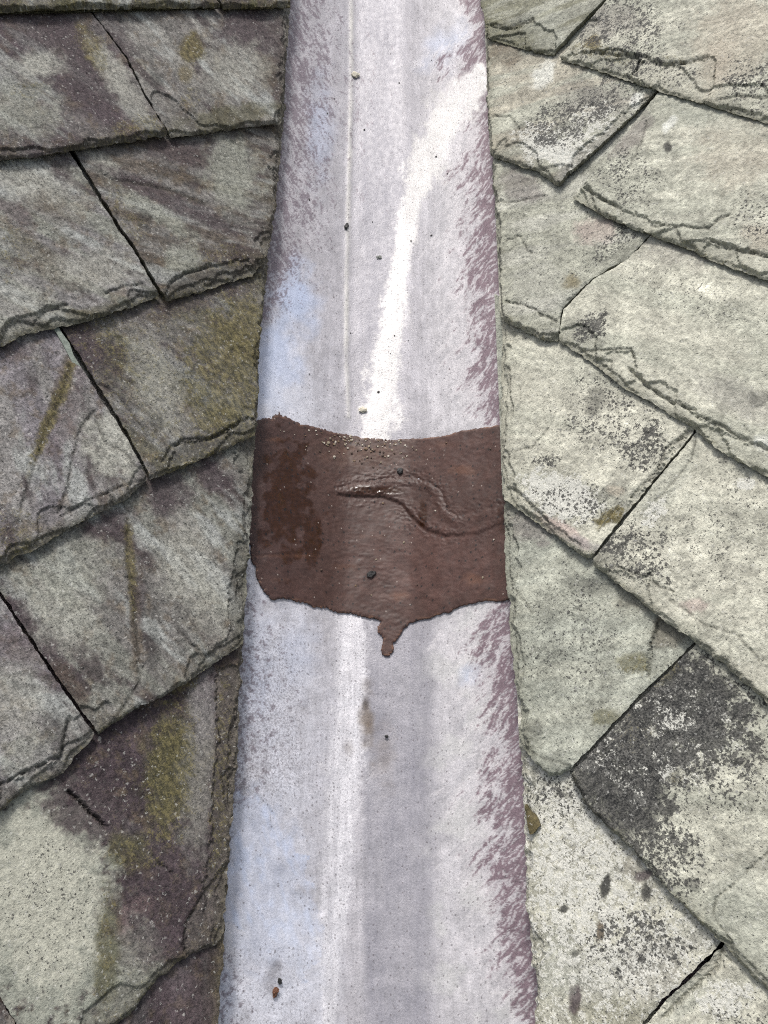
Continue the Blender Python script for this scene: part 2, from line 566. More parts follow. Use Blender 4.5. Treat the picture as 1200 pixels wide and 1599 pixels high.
    gk = {'L': 'l', 'R': 'r'}.get(gut)
    dg = mind(V, bnd[bk == gk]) if gk else far
    rot = math.radians(band[0])
    s_al = a * math.cos(rot) + b * math.sin(rot); s_ac = -a * math.sin(rot) + b * math.cos(rot)
    rip = fbm(s_al * 9, s_ac * 38, 4, seed + 5)
    z = -0.0006 + 0.0011 * fbm(a * 9, b * 9, 3, seed + 1) + 0.0007 * rip
    ter = fbm(s_al * 14, s_ac * 26, 4, seed + 7) * 3.0             # riven cleavage steps
    z += 0.00075 * (np.floor(ter) + sstep(0.85, 1.0, ter - np.floor(ter)) - ter * 0.7)
    z += 0.00030 * fbm(a * 160, b * 160, 3, seed + 9)
    drop = np.zeros(len(V))
    vary = (0.15, 1.0, 0.55, 0.3, 1.15, 0.7)[seed % 6]
    nf = fbm(a * 11, b * 11, 3, seed + 11, 0.4)
    nf2 = fbm(a * 45, b * 45, 4, seed + 13)
    L1 = np.maximum(0, (nf + 0.12)) * fl[0] * 1.6 * vary + nf2 * 0.0022
    L2 = np.maximum(0, (fbm(a * 17, b * 17, 3, seed + 15, 0.4) + 0.2)) * fl[0] * 0.7 * (1.2 - 0.7 * vary) + nf2 * 0.002
    f1 = sstep(0.0003, -0.0003, dt - L1); f2 = sstep(0.0003, -0.0003, dt - L2)
    drop += fl[1] * (0.0020 * f1 + 0.0022 * f2)
    flake = np.maximum(f1, f2)
    wv = (0.0016 + 0.0040 * np.abs(nf2)) * bevel
    drop += 0.0013 * bevel * np.exp(-(dt / wv) ** 2)
    drop += 0.0009 * np.exp(-(dsd / 0.0018) ** 2)
    fedge = np.maximum(np.exp(-((dt - L1 - 0.0004) / 0.0011) ** 2) * (L1 > 0.003), 0.9 * np.exp(-((dt - L2 - 0.0004) / 0.0010) ** 2) * (L2 > 0.003))
    fedge = fedge * sstep(-0.15, 0.35, fbm(a * 40, b * 40, 3, seed + 61) + 0.02)
    if sideflake > 0:
        Ls = sideflake * (0.75 + 1.3 * fbm(a * 18, b * 18, 4, seed + 19) + 0.5 * nf2)
        fs = sstep(0.0006, -0.0006, dg - Ls)
        drop += 0.0024 * fs
        Ls2 = Ls * 0.45 + 0.003 * nf2
        drop += 0.0022 * sstep(0.0006, -0.0006, dg - Ls2)
        flake = np.maximum(flake, fs)
        fedge = np.maximum(fedge, 0.45 * np.exp(-((dg - Ls - 0.0004) / 0.0011) ** 2) * sstep(-0.2, 0.4, nf2 + 0.1))
    for poly in flakes:                                              # missing top layers with a shape of their own
        wx = X + 5 * fbm(X / 14, Y / 14, 3, seed + 21); wy = Y + 5 * fbm(X / 14 + 9, Y / 14, 3, seed + 22)
        f = inside(wx, wy, poly).astype(float)
        drop += 0.0020 * f
        flake = np.maximum(flake, f)
    crk = np.zeros(len(V))
    for c_ in cracks:
        line_px, wpx, dep = c_
        wx = X + 2.2 * fbm(X / 16, Y / 16, 3, seed + 23); wy = Y + 2.2 * fbm(X / 12 + 7, Y / 12, 3, seed + 24)
        d_ = polyline_dist(wx, wy, line_px)
        drop += dep * np.exp(-(d_ / wpx) ** 2)
        crk = np.maximum(crk, np.exp(-(d_ / wpx) ** 2))
    z = np.minimum(z, 0.0009) - np.minimum(drop, THICK * 0.72)
    z[b > dvis - 0.004] = np.minimum(z[b > dvis - 0.004], 0.0003)
    # ---- colour
    W = fbm(X / 40, Y / 40, 4, seed + 41)
    C = np.tile(base, (len(V), 1))
    bandn = fbm(s_al / band[1] * 0.16, s_ac / band[1], 4, seed + 43)
    C = mix(C, alt, np.clip(sstep(-0.2, 0.25, bandn) * band[2] * 1.3, 0, 1))
    C = C * (1 + 0.28 * fbm(s_al * 14, s_ac * 60, 4, seed + 47, 0.6))[:, None]
    C = C * (1 + 0.34 * W + 0.30 * fbm(X / 9, Y / 9, 4, seed + 44, 0.65))[:, None]
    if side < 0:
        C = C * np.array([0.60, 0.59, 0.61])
        mo = sstep(0.05, 0.5, fbm(X / 30, Y / 30, 5, seed + 81, 0.6) + 0.25 * fbm(X / 5, Y / 5, 2, seed + 83))
        C = mix(C, lin(98, 86, 70), mo * 0.55)
        du = sstep(0.10, 0.45, fbm(s_al * 10 + 5, s_ac * 34, 5, seed + 85, 0.6))
        C = mix(C, lin(66, 57, 59), du * 0.8)
        pl = sstep(0.12, 0.5, fbm(s_al * 8 + 15, s_ac * 28, 5, seed + 87, 0.6))
        C = mix(C, lin(156, 159, 156), pl * 0.85 * pale)
    Mk = np.zeros((len(V), 4)); Mk[:, 0] = spk * (0.6 if side < 0 else 0.55); Mk[:, 1] = lich; Mk[:, 2] = moss; Mk[:, 3] = 0.72 if side < 0 else 0.40
    for st in stains:
        kind, cx, cy, rx, ry, ro, k_ = st[:7]
        soft = st[7] if len(st) > 7 else 0.5
        r = math.radians(ro)
        dx = (X - cx) * math.cos(r) + (Y - cy) * math.sin(r); dy = -(X - cx) * math.sin(r) + (Y - cy) * math.cos(r)
        q = np.hypot(dx / rx, dy / ry) + 0.45 * fbm(X / 24, Y / 24, 4, seed + int(cx)) + 0.22 * fbm(X / 6, Y / 6, 3, seed + int(cy))
        w = sstep(1.18 + soft * 0.4, 1.0 - soft * 0.65, q) * k_
        if kind == 'spk': Mk[:, 0] = np.clip(Mk[:, 0] + w, 0, 1.4)
        elif kind == 'lich': Mk[:, 1] = np.clip(Mk[:, 1] + w, 0, 1.2)
        elif kind == 'moss': Mk[:, 2] = np.clip(Mk[:, 2] + w, 0, 1.2)
        elif kind == 'smo': Mk[:, 3] *= (1 - w)
        elif kind == 'bare': Mk[:, :3] *= (1 - w)[:, None]
        else:
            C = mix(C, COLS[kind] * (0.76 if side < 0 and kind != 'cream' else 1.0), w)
            if kind in ('dk', 'dpur', 'brn'): Mk[:, 1] *= (1 - np.clip(w * 1.1, 0, 1))
    # algae that lives along the broken lower edges
    ed = np.exp(-(dt / 0.006)) * sstep(-0.35, 0.3, nf + 0.2)
    C = mix(C, COLS['olv'] * 0.8, np.clip(ed * 0.55, 0, 1))
    Mk[:, 2] += ed * 0.30
    C = mix(C, lin(38, 36, 30), np.clip(np.maximum(crk * 0.55, fedge * 0.30), 0, 1))
    drop_dirt = None
    if gk: 
        C = mix(C, COLS['olv'], np.exp(-(dg / 0.008)) * 0.45)
    C = mix(C, C.mean(0) * 0.85, np.clip(flake * 0.35, 0, 1))
    # ---- walls and underside
    co = np.column_stack([V, z])
    ring = [i for i in bi if i >= 0]
    rb = V[ring]; nb = len(ring)
    ctr = len(co)
    rr = np.random.RandomState(seed + 5)
    layers = [co]; cols = [C]; mks = [Mk]
    zt = z[ring]
    nlb = np.zeros((nb, 2)); tg = np.roll(rb, -1, 0) - np.roll(rb, 1, 0)
    nlb[:, 0], nlb[:, 1] = tg[:, 1], -tg[:, 0]; nlb /= np.linalg.norm(nlb, axis=1)[:, None] + 1e-9
    faces = list(F); start = len(co)
    isT = (np.exp(-(dt[ring] / 0.002)) if len(ring) else 0)
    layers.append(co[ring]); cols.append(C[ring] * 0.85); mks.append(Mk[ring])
    prev = list(range(start, start + nb)); start += nb
    ntop = len(F)
    for li, fz in enumerate((0.35, 0.7, 1.0)):
        zz = zt * (1 - fz) + (-THICK) * fz
        jit = fbm(rb[:, 0] * 120, rb[:, 1] * 120 + li * 31, 3, seed + 51 + li) * 0.0005 - (0.0003, 0.0010, 0.0034)[li] * (0.4 + 0.6 * isT)
        q = rb + nlb * jit[:, None]
        layers.append(np.column_stack([q, zz])); 
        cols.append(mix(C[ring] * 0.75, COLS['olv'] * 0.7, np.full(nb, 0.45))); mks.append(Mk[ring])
        cur = list(range(start, start + nb)); start += nb
        for i in range(nb):
            j = (i + 1) % nb
            faces.append((prev[i], cur[i], cur[j], prev[j]))
        prev = cur
    faces.append(tuple(prev[::-1]))
    smooth_f = np.zeros(len(faces), bool); smooth_f[:ntop] = True
    F3 = np.array(F)
    if F3.ndim == 2:
        e1 = co[F3[:, 1]] - co[F3[:, 0]]; e2 = co[F3[:, 2]] - co[F3[:, 0]]
        fn = np.cross(e1, e2); fn /= np.linalg.norm(fn, axis=1)[:, None] + 1e-12
        smooth_f[:ntop] = np.abs(fn[:, 2]) > 0.80
    co = np.vstack(layers); cen = np.array([V[:, 0].mean(), V[:, 1].mean(), 0])
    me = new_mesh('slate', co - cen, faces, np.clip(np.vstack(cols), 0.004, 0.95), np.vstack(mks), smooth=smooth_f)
    wpos = A + cen[0] * ec + cen[1] * eu2
    Mx = Matrix.Identity(4)
    nrmv = np.cross(ec, eu2)
    flip = 1.0
    if np.dot(nrmv, n2) < 0: flip = -1.0
    for i in range(3):
        Mx[i][0], Mx[i][1], Mx[i][2], Mx[i][3] = ec[i], eu2[i], n2[i], wpos[i]
    if flip < 0:                                                     # keep a right-handed frame: turn the first axis round
        cc = np.empty(len(me.vertices) * 3, np.float32); me.vertices.foreach_get('co', cc)
        cc = cc.reshape(-1, 3); cc[:, 0] *= -1; me.vertices.foreach_set('co', cc.ravel()); me.flip_normals()
        for i in range(3): Mx[i][0] = -ec[i]
    o = obj('slate', me, M_SLATE, parent, Mx)
    if label: o['label'] = label
    return o


# ------------------------------------------------------------------ left roof slope
roofL = empty('roof_slope', tuple(O3 + np.array([-0.25, 0, 0.0])))
tag(roofL, 'mottled purple grey slate roof slope on the left of the valley gutter', 'roof')
roofR = empty('roof_slope', tuple(O3 + np.array([0.25, 0, 0.0])))
tag(roofR, 'pale sage green slate roof slope on the right of the valley gutter', 'roof')

def deck(parent, s):
    nr = roof_normal(s)
    e1 = X3 * math.cos(A_) * s + N3 * math.sin(A_)
    pts = []
    for (q, v) in ((0.06, -1.0), (1.25, -1.0), (1.25, 1.5), (0.06, 1.5)):
        pts.append(O3 + e1 * q + V3 * v - nr * 0.016)
    lo = [p - nr * 0.02 for p in pts]
    c = sum(pts) / 4
    F = [(0, 1, 2, 3), (7, 6, 5, 4), (0, 4, 5, 1), (1, 5, 6, 2), (2, 6, 7, 3), (3, 7, 4, 0)]
    if s < 0: F = [f[::-1] for f in F]
    me = new_mesh('roof_deck', np.array([p - c for p in pts + lo]), F, smooth=False)
    obj('roof_deck', me, M_DECK, parent, Matrix.Translation(Vector(c)))
deck(roofL, -1); deck(roofR, 1)

c_ = COLS
LN = {  # the line each course's lower edge follows
    'L0': ((-60, 14), (450, 3)), 'L1': ((0, 243), (437, 187)), 'L2': ((0, 537), (387, 428)), 'L3': ((0, 878), (394, 675)),
    'L4': ((0, 1268), (370, 1012)), 'L5': ((100, 1672), (345, 1465)), 'L6': ((0, 2050), (322, 1800)),
    'R0': ((768, 56), (1200, 185)), 'R1': ((772, 238), (1200, 433)), 'R2': ((788, 494), (1200, 741)), 'R3': ((792, 780), (1200, 1098)),
    'R4': ((818, 1165), (1200, 1550)), 'R5': ((850, 1625), (1200, 2040)), 'R6': ((866, 2200), (1010, 2360)),
}
def SL(ln, tail, ls, rs, base, alt, **k):
    side = -1 if ln[0] == 'L' else 1
    return make_slate(roofL if side < 0 else roofR, side, LN[ln], tail, ls, rs, base, alt, **k)

# top strip
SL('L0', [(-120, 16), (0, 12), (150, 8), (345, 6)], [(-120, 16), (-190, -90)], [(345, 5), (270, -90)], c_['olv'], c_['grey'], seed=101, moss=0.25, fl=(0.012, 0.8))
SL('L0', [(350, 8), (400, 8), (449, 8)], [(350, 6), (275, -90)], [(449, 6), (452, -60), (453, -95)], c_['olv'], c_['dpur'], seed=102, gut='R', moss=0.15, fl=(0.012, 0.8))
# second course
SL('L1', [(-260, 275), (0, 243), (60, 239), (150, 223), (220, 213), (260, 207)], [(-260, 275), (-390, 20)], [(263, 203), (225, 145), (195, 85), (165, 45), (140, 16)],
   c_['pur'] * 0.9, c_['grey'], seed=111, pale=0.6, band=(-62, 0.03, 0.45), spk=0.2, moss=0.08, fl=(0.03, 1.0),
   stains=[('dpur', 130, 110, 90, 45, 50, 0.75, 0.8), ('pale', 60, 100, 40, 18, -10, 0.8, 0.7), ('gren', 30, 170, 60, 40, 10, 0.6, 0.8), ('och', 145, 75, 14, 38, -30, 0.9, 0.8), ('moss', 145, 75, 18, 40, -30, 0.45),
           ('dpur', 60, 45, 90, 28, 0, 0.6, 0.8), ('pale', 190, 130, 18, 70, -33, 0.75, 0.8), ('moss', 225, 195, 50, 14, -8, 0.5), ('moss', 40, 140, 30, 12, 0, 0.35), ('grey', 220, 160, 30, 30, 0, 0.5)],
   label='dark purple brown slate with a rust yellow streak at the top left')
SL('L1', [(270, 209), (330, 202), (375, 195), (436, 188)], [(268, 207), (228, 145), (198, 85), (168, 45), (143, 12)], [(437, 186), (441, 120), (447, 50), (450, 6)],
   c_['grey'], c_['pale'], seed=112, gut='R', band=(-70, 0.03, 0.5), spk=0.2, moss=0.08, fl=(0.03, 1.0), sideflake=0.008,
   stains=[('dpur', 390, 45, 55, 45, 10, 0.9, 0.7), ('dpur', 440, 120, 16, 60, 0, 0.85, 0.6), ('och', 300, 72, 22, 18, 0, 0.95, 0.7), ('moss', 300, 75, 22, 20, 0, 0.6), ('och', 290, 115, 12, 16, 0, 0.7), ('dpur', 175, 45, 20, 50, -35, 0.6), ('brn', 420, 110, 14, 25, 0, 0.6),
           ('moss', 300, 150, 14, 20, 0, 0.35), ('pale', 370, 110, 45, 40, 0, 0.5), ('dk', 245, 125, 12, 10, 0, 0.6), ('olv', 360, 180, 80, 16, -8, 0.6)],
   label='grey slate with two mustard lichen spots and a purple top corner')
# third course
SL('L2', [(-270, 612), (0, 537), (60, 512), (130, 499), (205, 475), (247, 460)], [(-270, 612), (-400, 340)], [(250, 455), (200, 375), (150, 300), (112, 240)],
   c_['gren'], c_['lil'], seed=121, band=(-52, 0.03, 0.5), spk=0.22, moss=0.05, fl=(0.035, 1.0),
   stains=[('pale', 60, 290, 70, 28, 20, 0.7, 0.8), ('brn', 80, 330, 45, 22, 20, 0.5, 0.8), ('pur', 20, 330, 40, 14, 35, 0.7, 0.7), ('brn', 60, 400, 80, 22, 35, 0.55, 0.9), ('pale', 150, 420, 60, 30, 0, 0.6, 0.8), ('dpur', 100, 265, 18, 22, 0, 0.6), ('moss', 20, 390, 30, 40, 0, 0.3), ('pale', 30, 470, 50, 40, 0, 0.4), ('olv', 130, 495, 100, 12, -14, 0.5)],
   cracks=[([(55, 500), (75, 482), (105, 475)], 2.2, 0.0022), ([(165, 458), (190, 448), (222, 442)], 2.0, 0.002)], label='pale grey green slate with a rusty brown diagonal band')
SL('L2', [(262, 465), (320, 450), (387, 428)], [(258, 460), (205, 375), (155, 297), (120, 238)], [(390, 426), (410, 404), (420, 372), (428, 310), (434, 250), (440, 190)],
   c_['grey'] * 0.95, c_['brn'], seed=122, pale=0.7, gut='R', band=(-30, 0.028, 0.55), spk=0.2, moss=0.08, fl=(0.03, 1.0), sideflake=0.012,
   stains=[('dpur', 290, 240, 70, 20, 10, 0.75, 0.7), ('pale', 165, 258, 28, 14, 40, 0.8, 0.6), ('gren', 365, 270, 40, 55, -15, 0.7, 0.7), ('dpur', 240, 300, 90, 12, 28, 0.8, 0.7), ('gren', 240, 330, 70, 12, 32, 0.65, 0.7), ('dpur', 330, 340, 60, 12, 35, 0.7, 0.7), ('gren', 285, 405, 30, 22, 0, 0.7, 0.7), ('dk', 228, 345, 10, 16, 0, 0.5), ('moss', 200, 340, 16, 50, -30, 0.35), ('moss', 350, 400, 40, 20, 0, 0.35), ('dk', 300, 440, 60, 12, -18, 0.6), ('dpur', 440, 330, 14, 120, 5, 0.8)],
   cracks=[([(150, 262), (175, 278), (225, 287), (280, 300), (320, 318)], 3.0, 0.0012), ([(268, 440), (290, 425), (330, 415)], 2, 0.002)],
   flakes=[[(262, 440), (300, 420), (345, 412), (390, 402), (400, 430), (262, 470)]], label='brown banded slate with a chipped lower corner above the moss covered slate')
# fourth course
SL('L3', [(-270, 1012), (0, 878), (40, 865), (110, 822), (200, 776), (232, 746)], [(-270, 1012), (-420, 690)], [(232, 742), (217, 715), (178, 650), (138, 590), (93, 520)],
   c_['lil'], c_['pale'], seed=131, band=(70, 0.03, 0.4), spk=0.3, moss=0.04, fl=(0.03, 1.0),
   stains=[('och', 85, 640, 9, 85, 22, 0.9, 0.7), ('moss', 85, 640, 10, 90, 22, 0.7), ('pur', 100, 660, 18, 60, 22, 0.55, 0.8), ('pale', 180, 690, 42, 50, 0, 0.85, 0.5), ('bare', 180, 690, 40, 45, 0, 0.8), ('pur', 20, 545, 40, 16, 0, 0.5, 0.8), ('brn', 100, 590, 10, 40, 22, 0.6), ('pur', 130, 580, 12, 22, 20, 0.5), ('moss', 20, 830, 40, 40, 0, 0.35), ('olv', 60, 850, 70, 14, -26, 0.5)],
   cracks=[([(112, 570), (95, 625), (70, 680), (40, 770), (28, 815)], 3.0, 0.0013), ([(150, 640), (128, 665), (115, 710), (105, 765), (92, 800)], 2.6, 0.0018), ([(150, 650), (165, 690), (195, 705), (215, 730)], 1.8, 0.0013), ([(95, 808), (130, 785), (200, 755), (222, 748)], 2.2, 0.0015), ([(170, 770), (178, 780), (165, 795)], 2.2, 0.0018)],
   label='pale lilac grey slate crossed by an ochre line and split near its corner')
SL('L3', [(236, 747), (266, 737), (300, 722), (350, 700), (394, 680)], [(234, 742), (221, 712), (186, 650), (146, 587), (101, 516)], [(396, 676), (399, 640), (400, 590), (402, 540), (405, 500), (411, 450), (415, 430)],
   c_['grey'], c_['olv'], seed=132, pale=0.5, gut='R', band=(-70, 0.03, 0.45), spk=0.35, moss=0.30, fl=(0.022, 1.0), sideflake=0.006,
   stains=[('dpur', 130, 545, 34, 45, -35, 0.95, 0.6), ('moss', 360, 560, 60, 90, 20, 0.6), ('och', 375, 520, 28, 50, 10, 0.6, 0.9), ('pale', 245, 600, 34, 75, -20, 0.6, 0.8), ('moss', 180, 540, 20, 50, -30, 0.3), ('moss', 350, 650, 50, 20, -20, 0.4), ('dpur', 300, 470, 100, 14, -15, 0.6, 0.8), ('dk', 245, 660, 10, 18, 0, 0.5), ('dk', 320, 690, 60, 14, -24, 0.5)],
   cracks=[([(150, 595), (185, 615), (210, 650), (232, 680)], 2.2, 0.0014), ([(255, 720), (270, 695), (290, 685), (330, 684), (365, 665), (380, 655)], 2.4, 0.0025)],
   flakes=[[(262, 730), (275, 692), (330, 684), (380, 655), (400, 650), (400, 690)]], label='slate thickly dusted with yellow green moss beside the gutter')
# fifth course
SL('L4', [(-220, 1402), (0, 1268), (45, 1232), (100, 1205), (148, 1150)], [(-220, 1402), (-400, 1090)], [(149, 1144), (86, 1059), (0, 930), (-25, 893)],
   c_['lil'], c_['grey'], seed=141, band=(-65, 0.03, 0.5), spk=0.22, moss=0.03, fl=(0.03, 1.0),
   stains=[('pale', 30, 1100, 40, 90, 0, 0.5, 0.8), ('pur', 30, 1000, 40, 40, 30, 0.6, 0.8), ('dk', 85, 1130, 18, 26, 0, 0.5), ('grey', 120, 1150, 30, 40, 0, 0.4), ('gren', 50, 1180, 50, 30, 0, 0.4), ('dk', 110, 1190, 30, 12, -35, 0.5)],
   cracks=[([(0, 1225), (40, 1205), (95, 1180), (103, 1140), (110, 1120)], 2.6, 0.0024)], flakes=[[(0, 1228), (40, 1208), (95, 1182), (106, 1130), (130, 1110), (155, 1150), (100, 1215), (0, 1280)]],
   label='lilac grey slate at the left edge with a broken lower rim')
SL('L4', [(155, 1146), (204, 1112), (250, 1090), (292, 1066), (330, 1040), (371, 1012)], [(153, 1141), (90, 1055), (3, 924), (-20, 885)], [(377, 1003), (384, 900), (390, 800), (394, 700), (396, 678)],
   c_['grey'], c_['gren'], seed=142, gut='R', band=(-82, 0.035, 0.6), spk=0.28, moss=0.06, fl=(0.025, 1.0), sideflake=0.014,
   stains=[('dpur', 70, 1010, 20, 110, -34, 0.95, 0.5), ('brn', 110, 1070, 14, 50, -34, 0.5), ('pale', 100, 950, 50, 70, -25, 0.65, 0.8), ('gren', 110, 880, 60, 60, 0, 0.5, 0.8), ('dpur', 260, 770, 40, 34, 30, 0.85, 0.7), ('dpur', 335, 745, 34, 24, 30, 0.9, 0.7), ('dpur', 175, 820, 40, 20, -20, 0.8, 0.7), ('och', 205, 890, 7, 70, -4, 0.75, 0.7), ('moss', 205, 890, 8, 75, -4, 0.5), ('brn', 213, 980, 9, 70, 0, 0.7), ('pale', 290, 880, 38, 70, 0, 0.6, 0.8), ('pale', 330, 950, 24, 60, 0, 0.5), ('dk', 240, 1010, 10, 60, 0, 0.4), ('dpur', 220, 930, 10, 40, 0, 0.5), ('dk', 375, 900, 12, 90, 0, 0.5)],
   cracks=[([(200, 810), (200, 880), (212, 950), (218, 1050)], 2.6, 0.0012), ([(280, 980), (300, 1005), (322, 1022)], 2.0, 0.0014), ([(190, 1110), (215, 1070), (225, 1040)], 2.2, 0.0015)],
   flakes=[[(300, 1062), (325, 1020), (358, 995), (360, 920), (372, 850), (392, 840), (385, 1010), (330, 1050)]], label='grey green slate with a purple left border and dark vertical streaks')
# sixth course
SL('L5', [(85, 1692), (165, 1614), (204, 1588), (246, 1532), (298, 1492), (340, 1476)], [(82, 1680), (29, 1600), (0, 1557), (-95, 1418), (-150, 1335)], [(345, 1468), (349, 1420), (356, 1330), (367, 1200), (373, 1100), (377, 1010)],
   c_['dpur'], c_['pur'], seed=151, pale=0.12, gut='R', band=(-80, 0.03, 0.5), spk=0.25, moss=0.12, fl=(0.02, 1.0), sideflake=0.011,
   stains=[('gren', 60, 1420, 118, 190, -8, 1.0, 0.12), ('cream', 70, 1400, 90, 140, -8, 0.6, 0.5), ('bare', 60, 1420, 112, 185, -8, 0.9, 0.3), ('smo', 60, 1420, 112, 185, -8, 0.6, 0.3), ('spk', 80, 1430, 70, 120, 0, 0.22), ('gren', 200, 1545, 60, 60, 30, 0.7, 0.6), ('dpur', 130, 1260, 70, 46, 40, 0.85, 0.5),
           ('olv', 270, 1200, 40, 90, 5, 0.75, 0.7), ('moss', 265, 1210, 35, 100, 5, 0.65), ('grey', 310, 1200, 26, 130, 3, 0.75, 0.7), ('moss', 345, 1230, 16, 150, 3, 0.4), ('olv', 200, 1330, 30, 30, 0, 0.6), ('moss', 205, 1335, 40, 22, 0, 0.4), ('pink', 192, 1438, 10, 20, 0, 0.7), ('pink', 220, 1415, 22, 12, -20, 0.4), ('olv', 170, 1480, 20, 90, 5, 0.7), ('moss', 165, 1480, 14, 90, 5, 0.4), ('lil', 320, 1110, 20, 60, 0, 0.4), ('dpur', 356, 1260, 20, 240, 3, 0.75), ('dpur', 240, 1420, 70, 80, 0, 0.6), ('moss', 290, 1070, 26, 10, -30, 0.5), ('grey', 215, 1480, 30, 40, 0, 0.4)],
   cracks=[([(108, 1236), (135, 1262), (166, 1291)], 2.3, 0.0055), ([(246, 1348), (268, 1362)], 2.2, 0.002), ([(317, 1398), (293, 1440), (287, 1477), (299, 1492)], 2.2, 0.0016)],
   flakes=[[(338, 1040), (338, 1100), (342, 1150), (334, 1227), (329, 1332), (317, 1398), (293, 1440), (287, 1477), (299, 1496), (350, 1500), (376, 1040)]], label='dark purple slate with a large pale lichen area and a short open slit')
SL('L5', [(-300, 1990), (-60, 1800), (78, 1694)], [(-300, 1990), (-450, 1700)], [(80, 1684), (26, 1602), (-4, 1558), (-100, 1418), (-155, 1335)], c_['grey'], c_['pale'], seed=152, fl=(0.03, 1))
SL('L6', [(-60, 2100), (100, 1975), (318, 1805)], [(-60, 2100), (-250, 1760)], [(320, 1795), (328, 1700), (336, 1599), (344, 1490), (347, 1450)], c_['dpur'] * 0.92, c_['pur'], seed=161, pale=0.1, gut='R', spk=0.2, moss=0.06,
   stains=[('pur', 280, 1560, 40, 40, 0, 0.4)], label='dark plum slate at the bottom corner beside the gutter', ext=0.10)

# ------------------------------------------------------------------ right roof slope
SL('R0', [(768, 57), (790, 62), (820, 71), (858, 80)], [(767, 55), (764, 30), (757, 0), (752, -60), (748, -90)], [(863, 80), (880, 62), (905, 35), (945, -5), (1000, -75)],
   c_['sage'] * 0.8, c_['olv'], seed=201, gut='L', band=(40, 0.02, 0.4), spk=0.25, fl=(0.02, 1), stains=[('olv', 790, 50, 50, 20, 10, 0.5), ('gren', 850, 40, 30, 30, 0, 0.4)],
   cracks=[([(766, 37), (790, 41), (832, 29)], 2.4, 0.0025)], flakes=[[(760, 38), (790, 42), (832, 31), (870, 55), (862, 90), (760, 62)]], label='small green grey slate with a split layer at the top by the gutter')
SL('R0', [(874, 87), (910, 97), (960, 112), (1020, 133), (1100, 156), (1200, 185), (1470, 272)], [(873, 84), (887, 69), (912, 38), (950, -5), (1005, -75)], [(1470, 272), (1590, 40)],
   c_['sage'] * 0.97, c_['cream'], seed=202, band=(40, 0.035, 0.55), spk=0.18, fl=(0.035, 1.0),
   stains=[('spk', 960, 40, 80, 60, 0, 0.45), ('pur', 930, 30, 70, 24, 0, 0.35), ('cream', 1040, 110, 55, 26, 10, 0.8, 0.6), ('spk', 1030, 110, 60, 20, 10, 0.3), ('tan', 1150, 60, 60, 70, 40, 0.5), ('spk', 1180, 130, 50, 40, 0, 0.4), ('och', 925, 65, 12, 12, 0, 0.9, 0.6), ('moss', 940, 80, 50, 10, 12, 0.6), ('tan', 1120, 100, 24, 50, 20, 0.5), ('moss', 1060, 92, 40, 6, 10, 0.4)],
   cracks=[([(930, 80), (1000, 85), (1030, 96), (1070, 95), (1105, 86)], 2.6, 0.0028), ([(1120, 152), (1150, 146), (1200, 148)], 2.2, 0.002)],
   flakes=[[(872, 88), (905, 78), (965, 75), (1000, 86), (975, 108), (1000, 126)], [(1000, 125), (985, 108), (1005, 88), (1040, 98), (1100, 88), (1118, 90), (1112, 140), (1090, 158)]], label='large tan slate with a curled flake along its edge at the top right')
SL('R1', [(773, 241), (805, 252), (843, 265), (868, 284)], [(772, 237), (767, 180), (765, 120), (765, 58)], [(873, 284), (884, 271), (955, 206), (1024, 140)],
   c_['sage'], c_['tan'], seed=211, gut='L', band=(38, 0.03, 0.4), spk=0.35, fl=(0.02, 1), sideflake=0.004,
   stains=[('wht', 865, 232, 34, 16, 20, 0.95, 0.3), ('lich', 860, 225, 50, 30, 10, 0.7), ('lich', 925, 190, 40, 24, -40, 0.45), ('spk', 880, 190, 60, 30, -30, 0.5), ('dk', 870, 205, 40, 10, -10, 0.45), ('wht', 850, 115, 14, 22, 35, 0.7), ('wht', 995, 152, 7, 14, 35, 0.9), ('grey', 915, 240, 60, 12, -42, 0.8), ('brn', 785, 85, 26, 18, 0, 0.7), ('spk', 960, 150, 50, 30, 0, 0.3), ('pur', 930, 160, 50, 30, 0, 0.3)],
   cracks=[([(770, 180), (795, 180), (812, 200)], 1.6, 0.0015), ([(845, 262), (880, 258)], 2.0, 0.0018)], flakes=[[(882, 272), (900, 238), (985, 165), (1022, 140), (960, 205)]], label='slate by the gutter with a bright white lichen patch on its corner')
SL('R1', [(894, 304), (939, 331), (1008, 360), (1066, 380), (1108, 400), (1200, 433), (1470, 550)], [(894, 300), (911, 285), (971, 215), (1028, 143)], [(1470, 550), (1610, 270)],
   c_['sage'], c_['cream'], seed=212, band=(30, 0.04, 0.5), spk=0.12, fl=(0.028, 1.0),
   stains=[('spk', 970, 270, 60, 40, 20, 0.35), ('dk', 1043, 230, 7, 8, 20, 0.9, 0.3), ('tan', 1150, 230, 60, 60, 0, 0.4), ('wht', 1045, 195, 7, 14, 35, 0.7), ('gren', 1110, 180, 70, 24, 20, 0.5), ('bare', 1110, 220, 60, 60, 0, 0.6), ('spk', 1180, 340, 40, 40, 0, 0.3), ('tan', 1190, 370, 30, 20, 0, 0.5), ('pur', 985, 210, 16, 40, 40, 0.5)],
   cracks=[([(912, 290), (940, 310), (965, 320)], 2.2, 0.0024), ([(1020, 350), (1060, 352), (1105, 356), (1130, 336), (1140, 334)], 2.0, 0.0022), ([(1010, 190), (1000, 225), (985, 255)], 1.4, 0.001), ([(1105, 372), (1140, 384), (1200, 398)], 2.4, 0.0024)],
   flakes=[[(893, 302), (912, 290), (965, 322), (1040, 350), (1000, 360)], [(1090, 392), (1110, 372), (1200, 398), (1210, 440)]], label='smooth sage slate with one dark round spot near the upper right')
